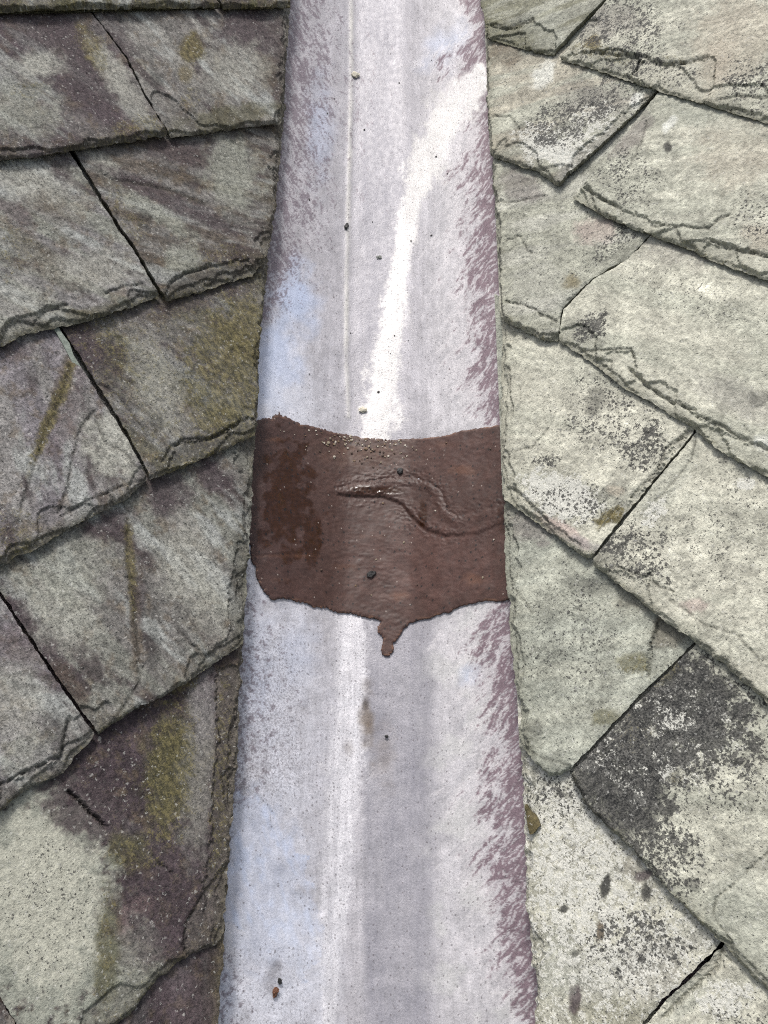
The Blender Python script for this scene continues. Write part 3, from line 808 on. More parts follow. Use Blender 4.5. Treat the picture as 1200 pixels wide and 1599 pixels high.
SL('R2', [(789, 499), (817, 513), (847, 527), (868, 528)], [(788, 494), (785, 420), (778, 330), (772, 240)], [(871, 524), (878, 480), (924, 434), (978, 404), (1017, 363)],
   c_['sage'] * 0.9, c_['pale'], seed=221, gut='L', band=(38, 0.03, 0.5), spk=0.35, fl=(0.015, 1), sideflake=0.004,
   stains=[('och', 890, 440, 12, 12, 0, 0.7, 0.7), ('pink', 930, 360, 30, 20, 0, 0.35), ('spk', 960, 380, 50, 14, -40, 0.35), ('pur', 810, 290, 40, 20, 20, 0.45), ('gren', 900, 480, 30, 30, -40, 0.6), ('pale', 840, 450, 40, 40, 0, 0.4), ('dk', 975, 345, 14, 8, 0, 0.5)],
   cracks=[([(775, 312), (800, 315), (850, 305)], 1.5, 0.0015), ([(788, 375), (812, 368), (822, 388), (830, 394)], 1.5, 0.0016), ([(790, 470), (820, 475), (845, 490), (868, 502)], 1.8, 0.002), ([(868, 500), (885, 470), (925, 440)], 1.5, 0.0012)], label='speckled grey slate by the gutter with a small rusty spot')
SL('R2', [(871, 528), (924, 562), (970, 600), (1020, 627), (1070, 658), (1123, 700), (1200, 742), (1470, 935)], [(871.5, 523), (879, 481), (925, 435), (979, 404.5), (1018, 364)], [(1470, 935), (1630, 600)],
   c_['sage'] * 1.08, c_['cream'], seed=222, band=(12, 0.04, 0.6), spk=0.10, fl=(0.032, 1.0),
   stains=[('pur', 1060, 390, 60, 26, 5, 0.30, 0.8), ('spk', 920, 510, 30, 20, -30, 0.8), ('dk', 905, 500, 20, 14, 0, 0.35), ('spk', 1080, 460, 120, 30, 20, 0.18), ('grey', 1150, 620, 80, 24, 25, 0.5, 0.8), ('dk', 1190, 620, 22, 12, 0, 0.5), ('cream', 1080, 530, 90, 40, 10, 0.4), ('wht', 1190, 690, 14, 10, 0, 0.6), ('spk', 920, 380, 20, 10, 0, 0.2)],
   cracks=[([(905, 545), (940, 545), (985, 545), (992, 560)], 1.8, 0.002), ([(980, 572), (1010, 600), (1050, 625), (1085, 640)], 2.2, 0.0024), ([(1090, 648), (1130, 665), (1150, 680), (1200, 700)], 2.4, 0.0026)],
   flakes=[[(925, 562), (945, 548), (985, 548), (1000, 590), (1050, 625), (1090, 648), (1060, 660), (970, 602)], [(1090, 650), (1150, 682), (1210, 702), (1210, 750), (1110, 690)]], label='long pale slate with swirling grain and a flaked lower edge')
SL('R3', [(793, 783), (832, 811), (870, 838), (905, 864), (920, 869)], [(792, 776), (787, 700), (787, 600), (788, 497)], [(928, 864), (947, 837), (985, 791), (1031, 734), (1066, 695), (1084, 670)],
   c_['cream'] * 0.93, c_['sage'], seed=231, gut='L', band=(20, 0.035, 0.5), spk=0.25, fl=(0.012, 1), sideflake=0.012,
   stains=[('cream', 850, 590, 40, 60, 0, 0.5, 0.8), ('dk', 930, 625, 12, 22, 25, 0.55, 0.7), ('spk', 950, 650, 70, 60, 0, 0.28), ('lich', 870, 770, 55, 30, 20, 0.85), ('spk', 895, 785, 60, 30, 10, 0.35), ('lich', 905, 790, 50, 24, 10, 0.45), ('och', 952, 806, 22, 10, -28, 1.0, 0.4), ('moss', 952, 806, 26, 14, -28, 1.1), ('pink', 880, 828, 44, 12, 32, 0.5), ('dk', 960, 760, 30, 10, -30, 0.4), ('tan', 960, 765, 12, 8, 0, 0.6), ('pur', 960, 570, 60, 16, 35, 0.35), ('spk', 850, 720, 20, 12, 0, 0.5), ('spk', 1010, 700, 40, 26, -45, 0.5), ('lil', 915, 850, 30, 10, 20, 0.5)],
   cracks=[([(800, 705), (830, 698), (855, 670)], 1.2, 0.001), ([(800, 760), (830, 788), (855, 815)], 2.2, 0.0022), ([(1080, 672), (1040, 700), (1025, 735), (985, 775)], 2.0, 0.0022)],
   flakes=[[(790, 755), (830, 788), (858, 815), (905, 850), (900, 868), (790, 790)], [(1080, 668), (1045, 702), (1028, 738), (985, 778), (985, 795), (1032, 736)]], label='cream slate with white crust and a yellow moss tuft at its lower corner')
SL('R3', [(925, 879), (955, 903), (1001, 938), (1047, 976), (1085, 1003), (1131, 1038), (1158, 1061), (1200, 1098), (1470, 1335)], [(926, 873), (950, 842), (990, 792), (1036, 735), (1089, 671)], [(1470, 1335), (1640, 960)],
   c_['cream'] * 0.95, c_['sage'], seed=232, band=(30, 0.04, 0.4), spk=0.24, fl=(0.022, 0.9),
   stains=[('spk', 985, 860, 60, 40, 30, 0.5), ('dk', 945, 862, 20, 16, -20, 0.4), ('lich', 1020, 800, 14, 30, 40, 0.6), ('cream', 1150, 720, 50, 60, 0, 0.4), ('dk', 1128, 717, 8, 7, 0, 0.5), ('lich', 1165, 755, 14, 10, 0, 0.8), ('spk', 1130, 820, 90, 80, 0, 0.12), ('gren', 1040, 760, 20, 60, 40, 0.4), ('pink', 1085, 945, 20, 10, 0, 0.4)],
   cracks=[([(965, 885), (1000, 900), (1052, 925)], 1.6, 0.0016), ([(1040, 930), (1100, 975), (1150, 990), (1185, 1030)], 1.6, 0.0012), ([(1086, 680), (1080, 715), (1040, 765), (1000, 805)], 1.6, 0.0012)], label='large cream slate on the right sprinkled with tiny black dots')
SL('R4', [(819, 1172), (836, 1194), (855, 1213), (888, 1204)], [(817, 1163), (810, 1080), (802, 1010), (795, 930), (792, 850), (792, 782)], [(894, 1200), (920, 1170), (970, 1117), (1008, 1077), (1046, 1040), (1084, 1001)],
   c_['gren'] * 0.95, c_['sage'], seed=241, gut='L', band=(50, 0.03, 0.4), spk=0.30, fl=(0.008, 0.9), sideflake=0.012, bevel=1.3,
   stains=[('dk', 925, 915, 40, 14, 15, 0.45, 0.8), ('brn', 990, 925, 30, 30, 40, 0.35), ('olv', 990, 1035, 26, 14, 0, 0.6), ('moss', 990, 1040, 26, 14, 0, 0.5), ('brn', 1040, 990, 24, 24, 0, 0.7), ('pur', 830, 815, 40, 30, 20, 0.5), ('spk', 900, 990, 70, 90, 0, 0.14), ('dk', 835, 1140, 12, 14, 0, 0.4), ('olv', 945, 1120, 20, 14, 0, 0.6), ('moss', 945, 1120, 18, 12, 0, 0.4)],
   cracks=[([(1028, 968), (1016, 1010), (1012, 1056)], 1.8, 0.0022), ([(818, 1165), (850, 1185), (890, 1195)], 1.4, 0.0008), ([(805, 920), (830, 955)], 1.4, 0.0012)], flakes=[[(1027, 968), (1014, 1010), (1010, 1060), (1060, 1030), (1090, 1000), (1060, 960)]], label='greenish slate by the gutter dotted with fine black specks')
SL('R4', [(892, 1215), (916, 1262), (978, 1320), (1024, 1370), (1070, 1420), (1119, 1466), (1162, 1512), (1200, 1550), (1420, 1790)], [(893, 1208), (925, 1171), (975, 1118), (1012, 1079), (1051, 1041), (1090, 1000)], [(1420, 1790), (1640, 1400)],
   c_['sage'], c_['cream'], seed=242, band=(40, 0.04, 0.4), spk=0.30, fl=(0.010, 0.8),
   stains=[('blk', 1060, 1090, 100, 62, 12, 0.85, 0.5), ('spk', 1060, 1100, 130, 80, 20, 0.8), ('blk', 975, 1190, 95, 62, 10, 0.85, 0.5), ('spk', 960, 1220, 90, 80, 30, 0.8), ('blk', 980, 1270, 50, 42, 40, 0.75, 0.6), ('spk', 1030, 1340, 60, 60, 30, 0.5), ('lich', 1060, 1130, 26, 10, 10, 0.75), ('lich', 918, 1195, 12, 9, 0, 1.2), ('lich', 1000, 1245, 10, 10, 0, 1.0), ('lich', 1020, 1140, 120, 90, 0, 0.30), ('moss', 1040, 1052, 30, 12, -30, 0.5), ('moss', 1055, 1215, 10, 10, 0, 0.5), ('moss', 980, 1140, 40, 30, 0, 0.2), ('spk', 1130, 1200, 80, 60, 20, 0.25), ('gren', 1160, 1440, 50, 80, 0, 0.5), ('bare', 1170, 1440, 60, 90, 0, 0.7), ('blk', 1080, 1380, 14, 8, 40, 0.5)],
   cracks=[([(1200, 1330), (1140, 1385), (1118, 1402), (1112, 1430), (1150, 1480)], 1.5, 0.0014)], label='slate blackened by dark lichen at its upper left corner')
SL('R5', [(851, 1628), (900, 1664), (942, 1660)], [(850, 1622), (843, 1599), (837, 1520), (830, 1430), (824, 1340), (822, 1260), (818, 1175)], [(950, 1652), (1016, 1584), (1035, 1560), (1073, 1526), (1124, 1474)],
   c_['cream'] * 0.9, c_['pale'], seed=251, gut='L', band=(60, 0.03, 0.5), spk=0.34, lich=0.22, fl=(0.01, 1), sideflake=0.008,
   stains=[('lich', 900, 1350, 70, 110, 0, 0.35), ('lich', 960, 1480, 90, 70, 0, 0.25), ('dk', 945, 1385, 7, 20, 10, 0.95, 0.3), ('dk', 1010, 1395, 8, 14, -10, 0.9, 0.3), ('dk', 880, 1420, 9, 6, 0, 0.9, 0.3), ('brn', 938, 1455, 7, 16, 0, 0.85, 0.4), ('dk', 898, 1490, 9, 7, 0, 0.8, 0.3), ('dpur', 897, 1560, 9, 22, 0, 0.9, 0.3), ('dpur', 1005, 1368, 16, 8, -20, 0.8), ('spk', 1000, 1480, 70, 60, 0, 0.35), ('spk', 870, 1240, 50, 40, 0, 0.3), ('grey', 1020, 1510, 50, 50, 0, 0.5), ('cream', 1025, 1430, 20, 24, 0, 0.6), ('olv', 960, 1590, 60, 30, 0, 0.4), ('gren', 870, 1500, 30, 60, 0, 0.4), ('brn', 985, 1350, 14, 20, 20, 0.35)],
   label='slate heavily crusted with white lichen and brown pits')
SL('R5', [(958, 1672), (1060, 1800), (1200, 1965), (1330, 2120)], [(957, 1662), (1021, 1586), (1040, 1562), (1078, 1529), (1130, 1477)], [(1330, 2120), (1640, 1760)],
   c_['cream'] * 0.9, c_['sage'], seed=252, band=(50, 0.03, 0.4), spk=0.2, fl=(0.01, 1), stains=[('lich', 1130, 1560, 40, 30, 0, 0.6), ('gren', 1070, 1560, 50, 20, -40, 0.5), ('spk', 1160, 1590, 40, 30, 0, 0.3)],
   cracks=[([(1128, 1485), (1115, 1515), (1075, 1550), (1035, 1590)], 2.6, 0.0026)], flakes=[[(1040, 1565), (1080, 1530), (1128, 1480), (1140, 1500), (1115, 1520), (1078, 1552), (1036, 1592)]], label='pale slate at the bottom right corner')

# slates further out on both slopes, beyond the frame
for i_, (ln_, p_, u_, q_) in enumerate((('L1', (-266, 276), (-396, 20), (-700, 333)), ('L2', (-276, 614), (-406, 340), (-700, 734)), ('L3', (-276, 1016), (-426, 690), (-600, 1187)), ('L4', (-226, 1406), (-406, 1090), (-550, 1650)),
                                       ('R0', (1476, 274), (1596, 40), (1900, 405)), ('R1', (1476, 552), (1616, 270), (1900, 752)), ('R2', (1476, 939), (1636, 600), (1850, 1131)), ('R3', (1476, 1340), (1646, 960), (1800, 1566)), ('R4', (1426, 1796), (1646, 1400), (1700, 2055)), ('R5', (1336, 2126), (1646, 1760), (1520, 2360)))):
    v_ = (q_[0] + (u_[0] - p_[0]) * 1.1, q_[1] + (u_[1] - p_[1]) * 1.1)
    if ln_[0] == 'L': SL(ln_, [q_, p_], [q_, v_], [p_, u_], c_['grey'], c_['pur'], seed=300 + i_, coarse=True, moss=0.1)
    else: SL(ln_, [p_, q_], [p_, u_], [q_, v_], c_['sage'], c_['cream'], seed=300 + i_, coarse=True)

SL('R6', [(866, 2200), (1010, 2360)], [(865, 2190), (857, 1900), (850, 1620)], [(1015, 2350), (1200, 1985)], c_['sage'], c_['cream'], seed=330, coarse=True, gut='L', ext=0.08)

# small broken piece wedged under the white crusted slate
SL('R5', [(819, 1268), (826, 1304)], [(818, 1262), (820, 1255)], [(828, 1303), (844, 1289), (838, 1276)], c_['och'] * 0.8, c_['brn'], seed=260, spk=0.1, dh=0.0055, ext=-0.02, fl=(0.002, 0.3), moss=0.2, label='small ochre brown slate chip at the gutter edge')

# a strip of grey green metal left in an open joint
nrL = roof_normal(-1)
def strip(pts, w, t, lift):
    P = [unproject(x, y, O3 + nrL * lift, nrL) for x, y in pts]
    c = sum(P) / len(P)
    co = []
    for i, p in enumerate(P):
        d = P[min(i + 1, len(P) - 1)] - P[max(i - 1, 0)]; d /= np.linalg.norm(d)
        s = np.cross(nrL, d)
        ww = w * (0.7 + 0.5 * random.random())
        for a, b in ((-1, 0), (1, 0), (1, -1), (-1, -1)):
            co.append(p + s * a * ww / 2 + nrL * (b * t) - c)
    F = []
    for i in range(len(P) - 1):
        for j in range(4):
            F.append((i * 4 + j, i * 4 + (j + 1) % 4, i * 4 + 4 + (j + 1) % 4, i * 4 + 4 + j))
    F.append((3, 2, 1, 0)); n = (len(P) - 1) * 4; F.append((n, n + 1, n + 2, n + 3))
    return new_mesh('metal_strip', co, F, smooth=False), c
me, c = strip([(86, 508), (93, 520), (104, 537), (112, 556), (124, 577), (130, 590)], 0.0062, 0.002, HT - 0.0095)
o = obj('metal_strip', me, M_TIN, roofL, Matrix.Translation(Vector(c)))
o['label'] = 'thin grey green metal strip showing in an open joint'

# ------------------------------------------------------------------ lead valley gutter
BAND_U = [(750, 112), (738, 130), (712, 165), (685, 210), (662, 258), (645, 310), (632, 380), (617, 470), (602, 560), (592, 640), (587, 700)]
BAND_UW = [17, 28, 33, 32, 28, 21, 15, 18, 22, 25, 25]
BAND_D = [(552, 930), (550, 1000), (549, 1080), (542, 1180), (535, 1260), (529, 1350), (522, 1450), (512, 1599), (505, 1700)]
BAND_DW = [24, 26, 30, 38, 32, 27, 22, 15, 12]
LAP_LO = [(300, 776), (525, 773), (559, 777), (598, 777), (628, 789), (647, 812), (667, 829), (697, 838), (743, 835), (782, 819), (860, 805)]
LAP_UP = [(525, 763), (575, 754), (605, 748), (644, 746), (674, 756), (690, 769), (697, 796), (713, 808), (743, 800), (782, 787), (830, 775)]

def band_field(X, Y, pts, ws):
    ys = [p[1] for p in pts]
    # distance measured across, with the width read from the nearest height
    d = polyline_dist(X, Y, pts)
    w = np.interp(Y, ys, ws)
    return d, w

def gutter_height(x, X, Y):
    """height of the lead above the valley line, at x metres across; X, Y its place in photo pixels"""
    flat = 0.0215
    r = 0.006
    a = SLOPE * np.abs(x)
    h = 0.5 * (a + flat + np.sqrt((a - flat) ** 2 + r * r)) - 0.004
    h = h + 0.0016 * fbm(X / 120, Y / 160, 3, 71) + 0.0006 * fbm(X / 35, Y / 45, 3, 73)
    d, w = band_field(X, Y, BAND_U, BAND_UW)
    h = h + 0.0022 * np.exp(-(d / (w * 0.9)) ** 2)
    d, w = band_field(X, Y, BAND_D, BAND_DW)
    h = h + 0.0020 * np.exp(-(d / (w * 0.9)) ** 2)
    d = polyline_dist(X, Y, [(549, -50), (549, 120), (546, 250), (542, 420), (541, 560), (545, 650)])
    h = h + 0.0011 * np.exp(-(d / 4.0) ** 2)
    for ln, dep in (([(385, 1235), (432, 1278), (462, 1325), (486, 1378), (500, 1425)], 0.0014), ([(462, 1400), (480, 1450), (498, 1500)], 0.001), ([(430, 1120), (470, 1200), (505, 1270)], 0.0006)):
        h = h - dep * np.exp(-(polyline_dist(X, Y, ln) / 6.0) ** 2)
    # dressing marks along the right wing
    s = -0.6 * X + 0.8 * Y; cc = 0.8 * X + 0.6 * Y
    h = h + 0.0011 * fbm(s / 90, cc / 24, 3, 77) * sstep(640, 740, X)
    h = h + 0.0007 * fbm((0.5 * X + 0.87 * Y) / 110, (0.87 * X - 0.5 * Y) / 26, 3, 78) * sstep(540, 450, X)
    return h

def lap_lift(X, Y):
    yl = np.interp(X, [p[0] for p in LAP_LO], [p[1] for p in LAP_LO])
    dy = yl - Y
    return 0.0030 * sstep(-3, 4, dy) * np.exp(-np.maximum(dy, 0) / 110.0) * sstep(500, 560, X) * (1 - 0.5 * sstep(690, 740, X))

# column and row positions
xs = np.concatenate([np.linspace(-0.27, -0.19, 10)[:-1], np.arange(-0.19, 0.1901, 0.00135), np.linspace(0.19, 0.27, 10)[1:]])
def v_of_py(py):
    p = unproject(590, py, O3 + N3 * 0.02, N3) - O3
    return p @ V3
v_dense = np.array([v_of_py(py) for py in np.arange(1650, -50, -1.6)])
def gutter_grid(vs):
    gx, gv = np.meshgrid(xs, vs)
    P = O3 + gx[..., None] * X3 + gv[..., None] * V3 + (0.5 * SLOPE * np.abs(gx))[..., None] * N3
    shp = gx.shape
    x = gx.ravel(); v = gv.ravel()
    for _ in range(2):
        X, Y = project(P.reshape(-1, 3))
        h = gutter_height(x, X, Y)
        P = O3 + x[:, None] * X3 + v[:, None] * V3 + h[:, None] * N3
    X, Y = project(P)
    return shp, x, v, h, X, Y

def lead_paint(X, Y):
    n = len(X)
    El = np.interp(Y, [p[1] for p in EDGE_L], [p[0] for p in EDGE_L])
    Er = np.interp(Y, [p[1] for p in EDGE_R], [p[0] for p in EDGE_R])
    dl, dr = X - El, Er - X
    lower = sstep(880, 930, Y)
    C = np.tile(lin(184, 182, 187), (n, 1))
    C = mix(C, lin(198, 196, 199), sstep(640, 700, X) * 0.8)
    n_a = fbm(X / 60, Y / 90, 4, 301); n_b = fbm(X / 14, Y / 18, 4, 303); n_c = fbm(X / 4, Y / 5, 3, 305)
    vert = fbm(X / 8, Y / 120, 4, 307)
    C = C * (1 + 0.14 * n_a + 0.14 * n_b + 0.08 * n_c + 0.10 * vert)[:, None]
    # darker flat bottom; on the lower sheet its shade is painted in
    mid = np.exp(-((X - 595) / 42) ** 4) * sstep(-300, 50, Y) * (1 - lower) + lower * sstep(560, 575, X + 6 * n_b) * sstep(700, 660, X + 10 * n_a) 
    C = mix(C, lin(146, 145, 153), np.clip(mid * (0.65 + 0.35 * n_a + 0.2 * vert), 0, 1))
    pw = lower * sstep(640, 700, X) * sstep(0.0, 0.5, fbm(X / 70, Y / 60, 4, 311))
    C = mix(C, lin(206, 206, 204), pw * 0.6)
    # sky reflection painted into the colour, bluish and pale, mostly left wing
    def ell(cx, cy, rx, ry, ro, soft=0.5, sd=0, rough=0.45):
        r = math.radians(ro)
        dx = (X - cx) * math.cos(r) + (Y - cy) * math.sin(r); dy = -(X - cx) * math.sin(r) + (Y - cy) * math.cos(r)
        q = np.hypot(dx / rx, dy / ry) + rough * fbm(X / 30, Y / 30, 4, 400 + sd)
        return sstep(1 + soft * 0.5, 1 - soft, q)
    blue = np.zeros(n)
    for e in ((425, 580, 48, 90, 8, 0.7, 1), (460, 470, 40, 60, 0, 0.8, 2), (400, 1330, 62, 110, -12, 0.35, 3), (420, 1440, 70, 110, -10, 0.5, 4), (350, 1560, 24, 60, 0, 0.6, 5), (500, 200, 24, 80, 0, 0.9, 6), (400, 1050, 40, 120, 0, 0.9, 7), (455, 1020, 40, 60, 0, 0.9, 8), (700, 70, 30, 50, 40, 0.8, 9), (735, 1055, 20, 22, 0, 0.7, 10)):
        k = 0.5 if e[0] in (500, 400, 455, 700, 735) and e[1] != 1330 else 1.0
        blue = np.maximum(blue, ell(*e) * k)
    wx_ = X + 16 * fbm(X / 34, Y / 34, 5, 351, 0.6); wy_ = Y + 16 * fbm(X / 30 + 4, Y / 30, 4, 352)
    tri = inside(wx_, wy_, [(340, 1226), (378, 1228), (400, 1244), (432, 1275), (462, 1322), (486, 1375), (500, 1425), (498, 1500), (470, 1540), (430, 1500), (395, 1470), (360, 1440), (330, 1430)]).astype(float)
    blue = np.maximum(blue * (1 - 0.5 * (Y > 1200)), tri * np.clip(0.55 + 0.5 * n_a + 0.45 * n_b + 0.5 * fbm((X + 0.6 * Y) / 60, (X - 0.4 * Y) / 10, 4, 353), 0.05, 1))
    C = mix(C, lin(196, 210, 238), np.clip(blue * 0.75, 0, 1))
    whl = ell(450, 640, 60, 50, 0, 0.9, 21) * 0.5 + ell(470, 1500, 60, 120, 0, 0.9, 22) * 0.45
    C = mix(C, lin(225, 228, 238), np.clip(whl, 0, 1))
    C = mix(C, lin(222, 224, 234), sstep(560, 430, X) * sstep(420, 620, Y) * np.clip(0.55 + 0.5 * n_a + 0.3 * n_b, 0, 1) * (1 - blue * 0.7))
    # pale bands: glare on the bends and a watermark, painted into the colour
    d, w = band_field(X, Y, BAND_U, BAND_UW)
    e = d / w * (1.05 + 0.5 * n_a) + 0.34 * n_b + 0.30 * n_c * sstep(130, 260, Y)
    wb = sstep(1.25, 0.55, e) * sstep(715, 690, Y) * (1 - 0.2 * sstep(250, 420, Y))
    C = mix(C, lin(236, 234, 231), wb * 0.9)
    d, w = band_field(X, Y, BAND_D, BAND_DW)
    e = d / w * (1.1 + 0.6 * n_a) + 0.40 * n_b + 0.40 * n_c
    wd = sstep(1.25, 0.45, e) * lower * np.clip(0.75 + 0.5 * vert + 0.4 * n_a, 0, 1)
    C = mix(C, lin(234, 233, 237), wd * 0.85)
    d = polyline_dist(X, Y, [(549, -50), (549, 120), (546, 250), (542, 420), (541, 560), (545, 650)])  # thin pale line along the left crease
    wl_ = np.exp(-((d + 1.5 * n_b) / 3.6) ** 2) * (0.6 + 0.4 * n_a)
    C = mix(C, lin(222, 220, 212), np.clip(wl_, 0, 1) * 0.8)
    # purple brown bloom along the right edge, in runs that slant down to the middle
    wR = np.interp(Y, [-50, 0, 60, 90, 130, 170, 210, 330, 400, 470, 550, 600, 650, 690, 930, 1000, 1080, 1150, 1220, 1255, 1300, 1350, 1400, 1450, 1500, 1560, 1600, 1700],
                   [40, 40, 45, 100, 84, 45, 58, 70, 90, 80, 82, 84, 46, 14, 30, 90, 76, 68, 84, 110, 84, 112, 90, 70, 96, 66, 34, 30])
    s = -0.60 * X + 0.80 * Y; cc = 0.80 * X + 0.60 * Y
    s = s + 14 * fbm(X / 70, Y / 70, 3, 341); cc = cc + 8 * fbm(X / 55, Y / 55, 3, 343)
    nR = 0.75 * fbm(s / 60, cc / 16, 4, 321) + 0.55 * fbm(s / 16, cc / 5, 4, 323, 0.65) + 0.25 * n_c
    tR = dr / np.maximum(wR, 5)
    fR = nR * 0.75 + 0.58 - 0.88 * tR
    mR = np.clip(sstep(-0.04, 0.26, fR) * 0.92 + 0.22 * sstep(1.15, 0.2, tR), 0, 1) * (dr < 150)
    halo = sstep(-0.55, -0.05, fR) * (1 - mR) * (dr < 150)
    C = mix(C, lin(222, 219, 221), np.clip(halo * 0.6, 0, 1))
    fil = sstep(0.10, 0.32, fbm(s / 22, cc / 4.0, 4, 327, 0.65) + 0.12 * n_c)
    C = mix(C, lin(232, 229, 231), np.clip(mR * fil * 0.6, 0, 1))
    mR = mR * (1 - fil * 0.6)
    mR = mR * (1 - wb)
    C = mix(C, lin(124, 104, 113), np.clip(mR * 0.92, 0, 1))
    # greyer runs along the left edge
    wL = np.interp(Y, [-50, 0, 100, 200, 300, 400, 470, 510, 640, 900, 960, 1100, 1200, 1250, 1290, 1430, 1500, 1560, 1620, 1700],
                   [70, 80, 105, 105, 92, 72, 52, 10, -60, 0, 50, 90, 80, 40, -30, -20, 30, 60, 60, 60])
    s = 0.48 * X + 0.877 * Y; cc = 0.877 * X - 0.48 * Y
    s = s + 12 * fbm(X / 70, Y / 70, 3, 345); cc = cc + 6 * fbm(X / 55, Y / 55, 3, 347)
    up_ = 1 - sstep(480, 560, Y)
    nL = up_ * (0.55 * fbm(s / 50, cc / 12, 4, 331) + 0.85 * fbm(s / 16, cc / 3.2, 4, 333, 0.7) + 0.35 * n_c) + (1 - up_) * (0.9 * fbm(s / 14, cc / 9, 4, 335) + 0.5 * fbm(X / 4, Y / 4, 3, 337))
    mL = sstep(0.0, 0.18, nL * 0.95 + 0.20 * up_ + 0.02 - 0.50 * dl / np.maximum(wL, 4)) * (dl < 190) * (wL > 2)
    C = mix(C, lin(116, 104, 114), np.clip(mL * (0.68 * up_ + 0.7 * (1 - up_)) + 0.16 * up_ * sstep(1.1, 0.1, dl / np.maximum(wL, 4)), 0, 1))
    # darker along the very left edge
    ed = sstep(9, 1, dl + 5 * n_b) * 0.5 * (1 - ell(400, 580, 60, 70, 0, 0.3, 31))
    C = mix(C, lin(96, 90, 92), np.clip(ed * sstep(-0.2, 0.3, n_c), 0, 1))
    # rusty wash mark on the lower sheet
    rm = ell(574, 1125, 13, 48, -4, 0.9, 41, 0.7) * 0.75 + ell(545, 1170, 9, 14, 0, 0.9, 42, 0.6) * 0.4 + ell(595, 1180, 20, 50, 0, 1, 43, 0.8) * 0.35
    C = mix(C, lin(118, 104, 88), np.clip(rm, 0, 1))
    C = mix(C, lin(70, 60, 50), np.clip(ell(570, 1098, 6, 12, 0, 0.9, 44, 0.8) * 0.8, 0, 1))
    C = mix(C, lin(120, 118, 122), np.clip(ell(428, 1525, 12, 22, 10, 0.9, 45, 0.8) * 0.7, 0, 1))
    Mk = np.zeros((n, 4)); Mk[:, 3] = 1
    Mk[:, 0] = np.clip(0.25 * np.clip(1 - blue, 0, 1) + 0.6 * sstep(950, 1020, Y) * sstep(1300, 1200, Y) * sstep(510, 430, X) + 0.25 * (Y > 1480) * (X < 480) + 0.25 * wd + 0.12, 0, 1)
    Mk[:, 1] = np.clip(blue, 0, 1)
    return np.clip(C, 0.01, 0.93), Mk

gutter = empty('valley_gutter', tuple(O3))
tag(gutter, 'weathered grey lead valley gutter between the two slate slopes', 'gutter')

def lead_sheet(vs, label, lift=False, drop=0.0):
    shp, x, v, h, X, Y = gutter_grid(vs)
    if lift: h = h + lap_lift(X, Y)
    h = h - drop
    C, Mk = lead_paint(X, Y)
    P = O3 + x[:, None] * X3 + v[:, None] * V3 + h[:, None] * N3
    nr_, nc_ = shp
    i = np.arange(nr_ * nc_).reshape(shp)
    F = np.stack([i[:-1, :-1].ravel(), i[:-1, 1:].ravel(), i[1:, 1:].ravel(), i[1:, :-1].ravel()], 1)
    # turned-down rim so that the sheet has thickness
    rim = np.concatenate([i[0, :], i[1:, -1], i[-1, -2::-1], i[-2:0:-1, 0]])
    nb_ = len(rim); st_ = len(P)
    P = np.vstack([P, P[rim] - N3 * 0.0016]); C = np.vstack([C, C[rim]]); Mk = np.vstack([Mk, Mk[rim]])
    a_ = np.arange(nb_); b_ = (a_ + 1) % nb_
    F = np.vstack([F, np.stack([rim[a_], st_ + a_, st_ + b_, rim[b_]], 1)])
    me = new_mesh('lead_sheet', P - O3, F, C, Mk)
    o = obj('lead_sheet', me, M_LEAD, gutter, Matrix.Translation(Vector(O3)))
    o['label'] = label
    return o
v_lap_hi, v_lap_lo = v_of_py(740), v_of_py(772)
vs_up = np.concatenate([v_dense[v_dense > v_lap_lo], np.linspace(v_dense.max(), 1.5, 40)[1:]])
vs_dn = np.concatenate([np.linspace(-1.0, v_dense.min(), 30)[:-1], v_dense[v_dense < v_lap_hi]])
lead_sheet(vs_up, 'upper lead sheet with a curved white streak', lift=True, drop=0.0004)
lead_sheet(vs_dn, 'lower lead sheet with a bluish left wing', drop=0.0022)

# ------------------------------------------------------------------ brown sealant patch over the lap
PATCH = [(372, 662), (400, 657), (412, 652), (422, 652), (430, 645), (433, 648), (436, 642), (441, 651), (446, 650), (470, 662), (495, 667), (520, 674), (545, 677), (570, 683), (610, 686), (640, 684), (660, 684), (700, 679), (720, 673), (740, 670), (785, 663), (820, 660),
         (832, 935), (795, 937), (775, 939), (760, 938), (735, 942), (715, 948), (703, 956), (690, 958), (672, 966), (655, 967), (640, 973), (630, 983), (624, 992), (617, 1004), (613, 1020), (609, 1024), (603, 1026), (597, 1022), (595, 1014), (599, 1002), (600, 996), (594, 992), (590, 986), (590, 978), (596, 970), (585, 967), (570, 964), (545, 958), (530, 957), (510, 950), (490, 948), (478, 942), (460, 938), (440, 934), (428, 937), (422, 933), (412, 924), (402, 906), (396, 882), (391, 866), (392, 852), (386, 845), (350, 840)]
def gut_inv(px, py):
    """photo pixels -> (x, v, h) on the lead"""
    px = np.asarray(px, float); py = np.asarray(py, float)
    r = CF[None] + CR[None] * ((px - CX) / FPX)[:, None] + CU[None] * ((CY - py) / FPX)[:, None]
    h = np.full(len(px), 0.03)
    for _ in range(7):
        t = (h - (CPOS - O3) @ N3) / (r @ N3)
        p = CPOS + r * t[:, None] - O3
        x, v = p @ X3, p @ V3
        h = gutter_height(x, px, py)
    return x, v, h
_x, _v, _h = gut_inv([p[0] for p in PATCH], [p[1] for p in PATCH])
pb = list(np.stack([_x, _v], 1))
bnd, _ = resample(pb, 0.0011)
tg = np.roll(bnd, -2, 0) - np.roll(bnd, 2, 0)
nl = np.stack([tg[:, 1], -tg[:, 0]], 1); nl /= np.linalg.norm(nl, axis=1)[:, None] + 1e-9
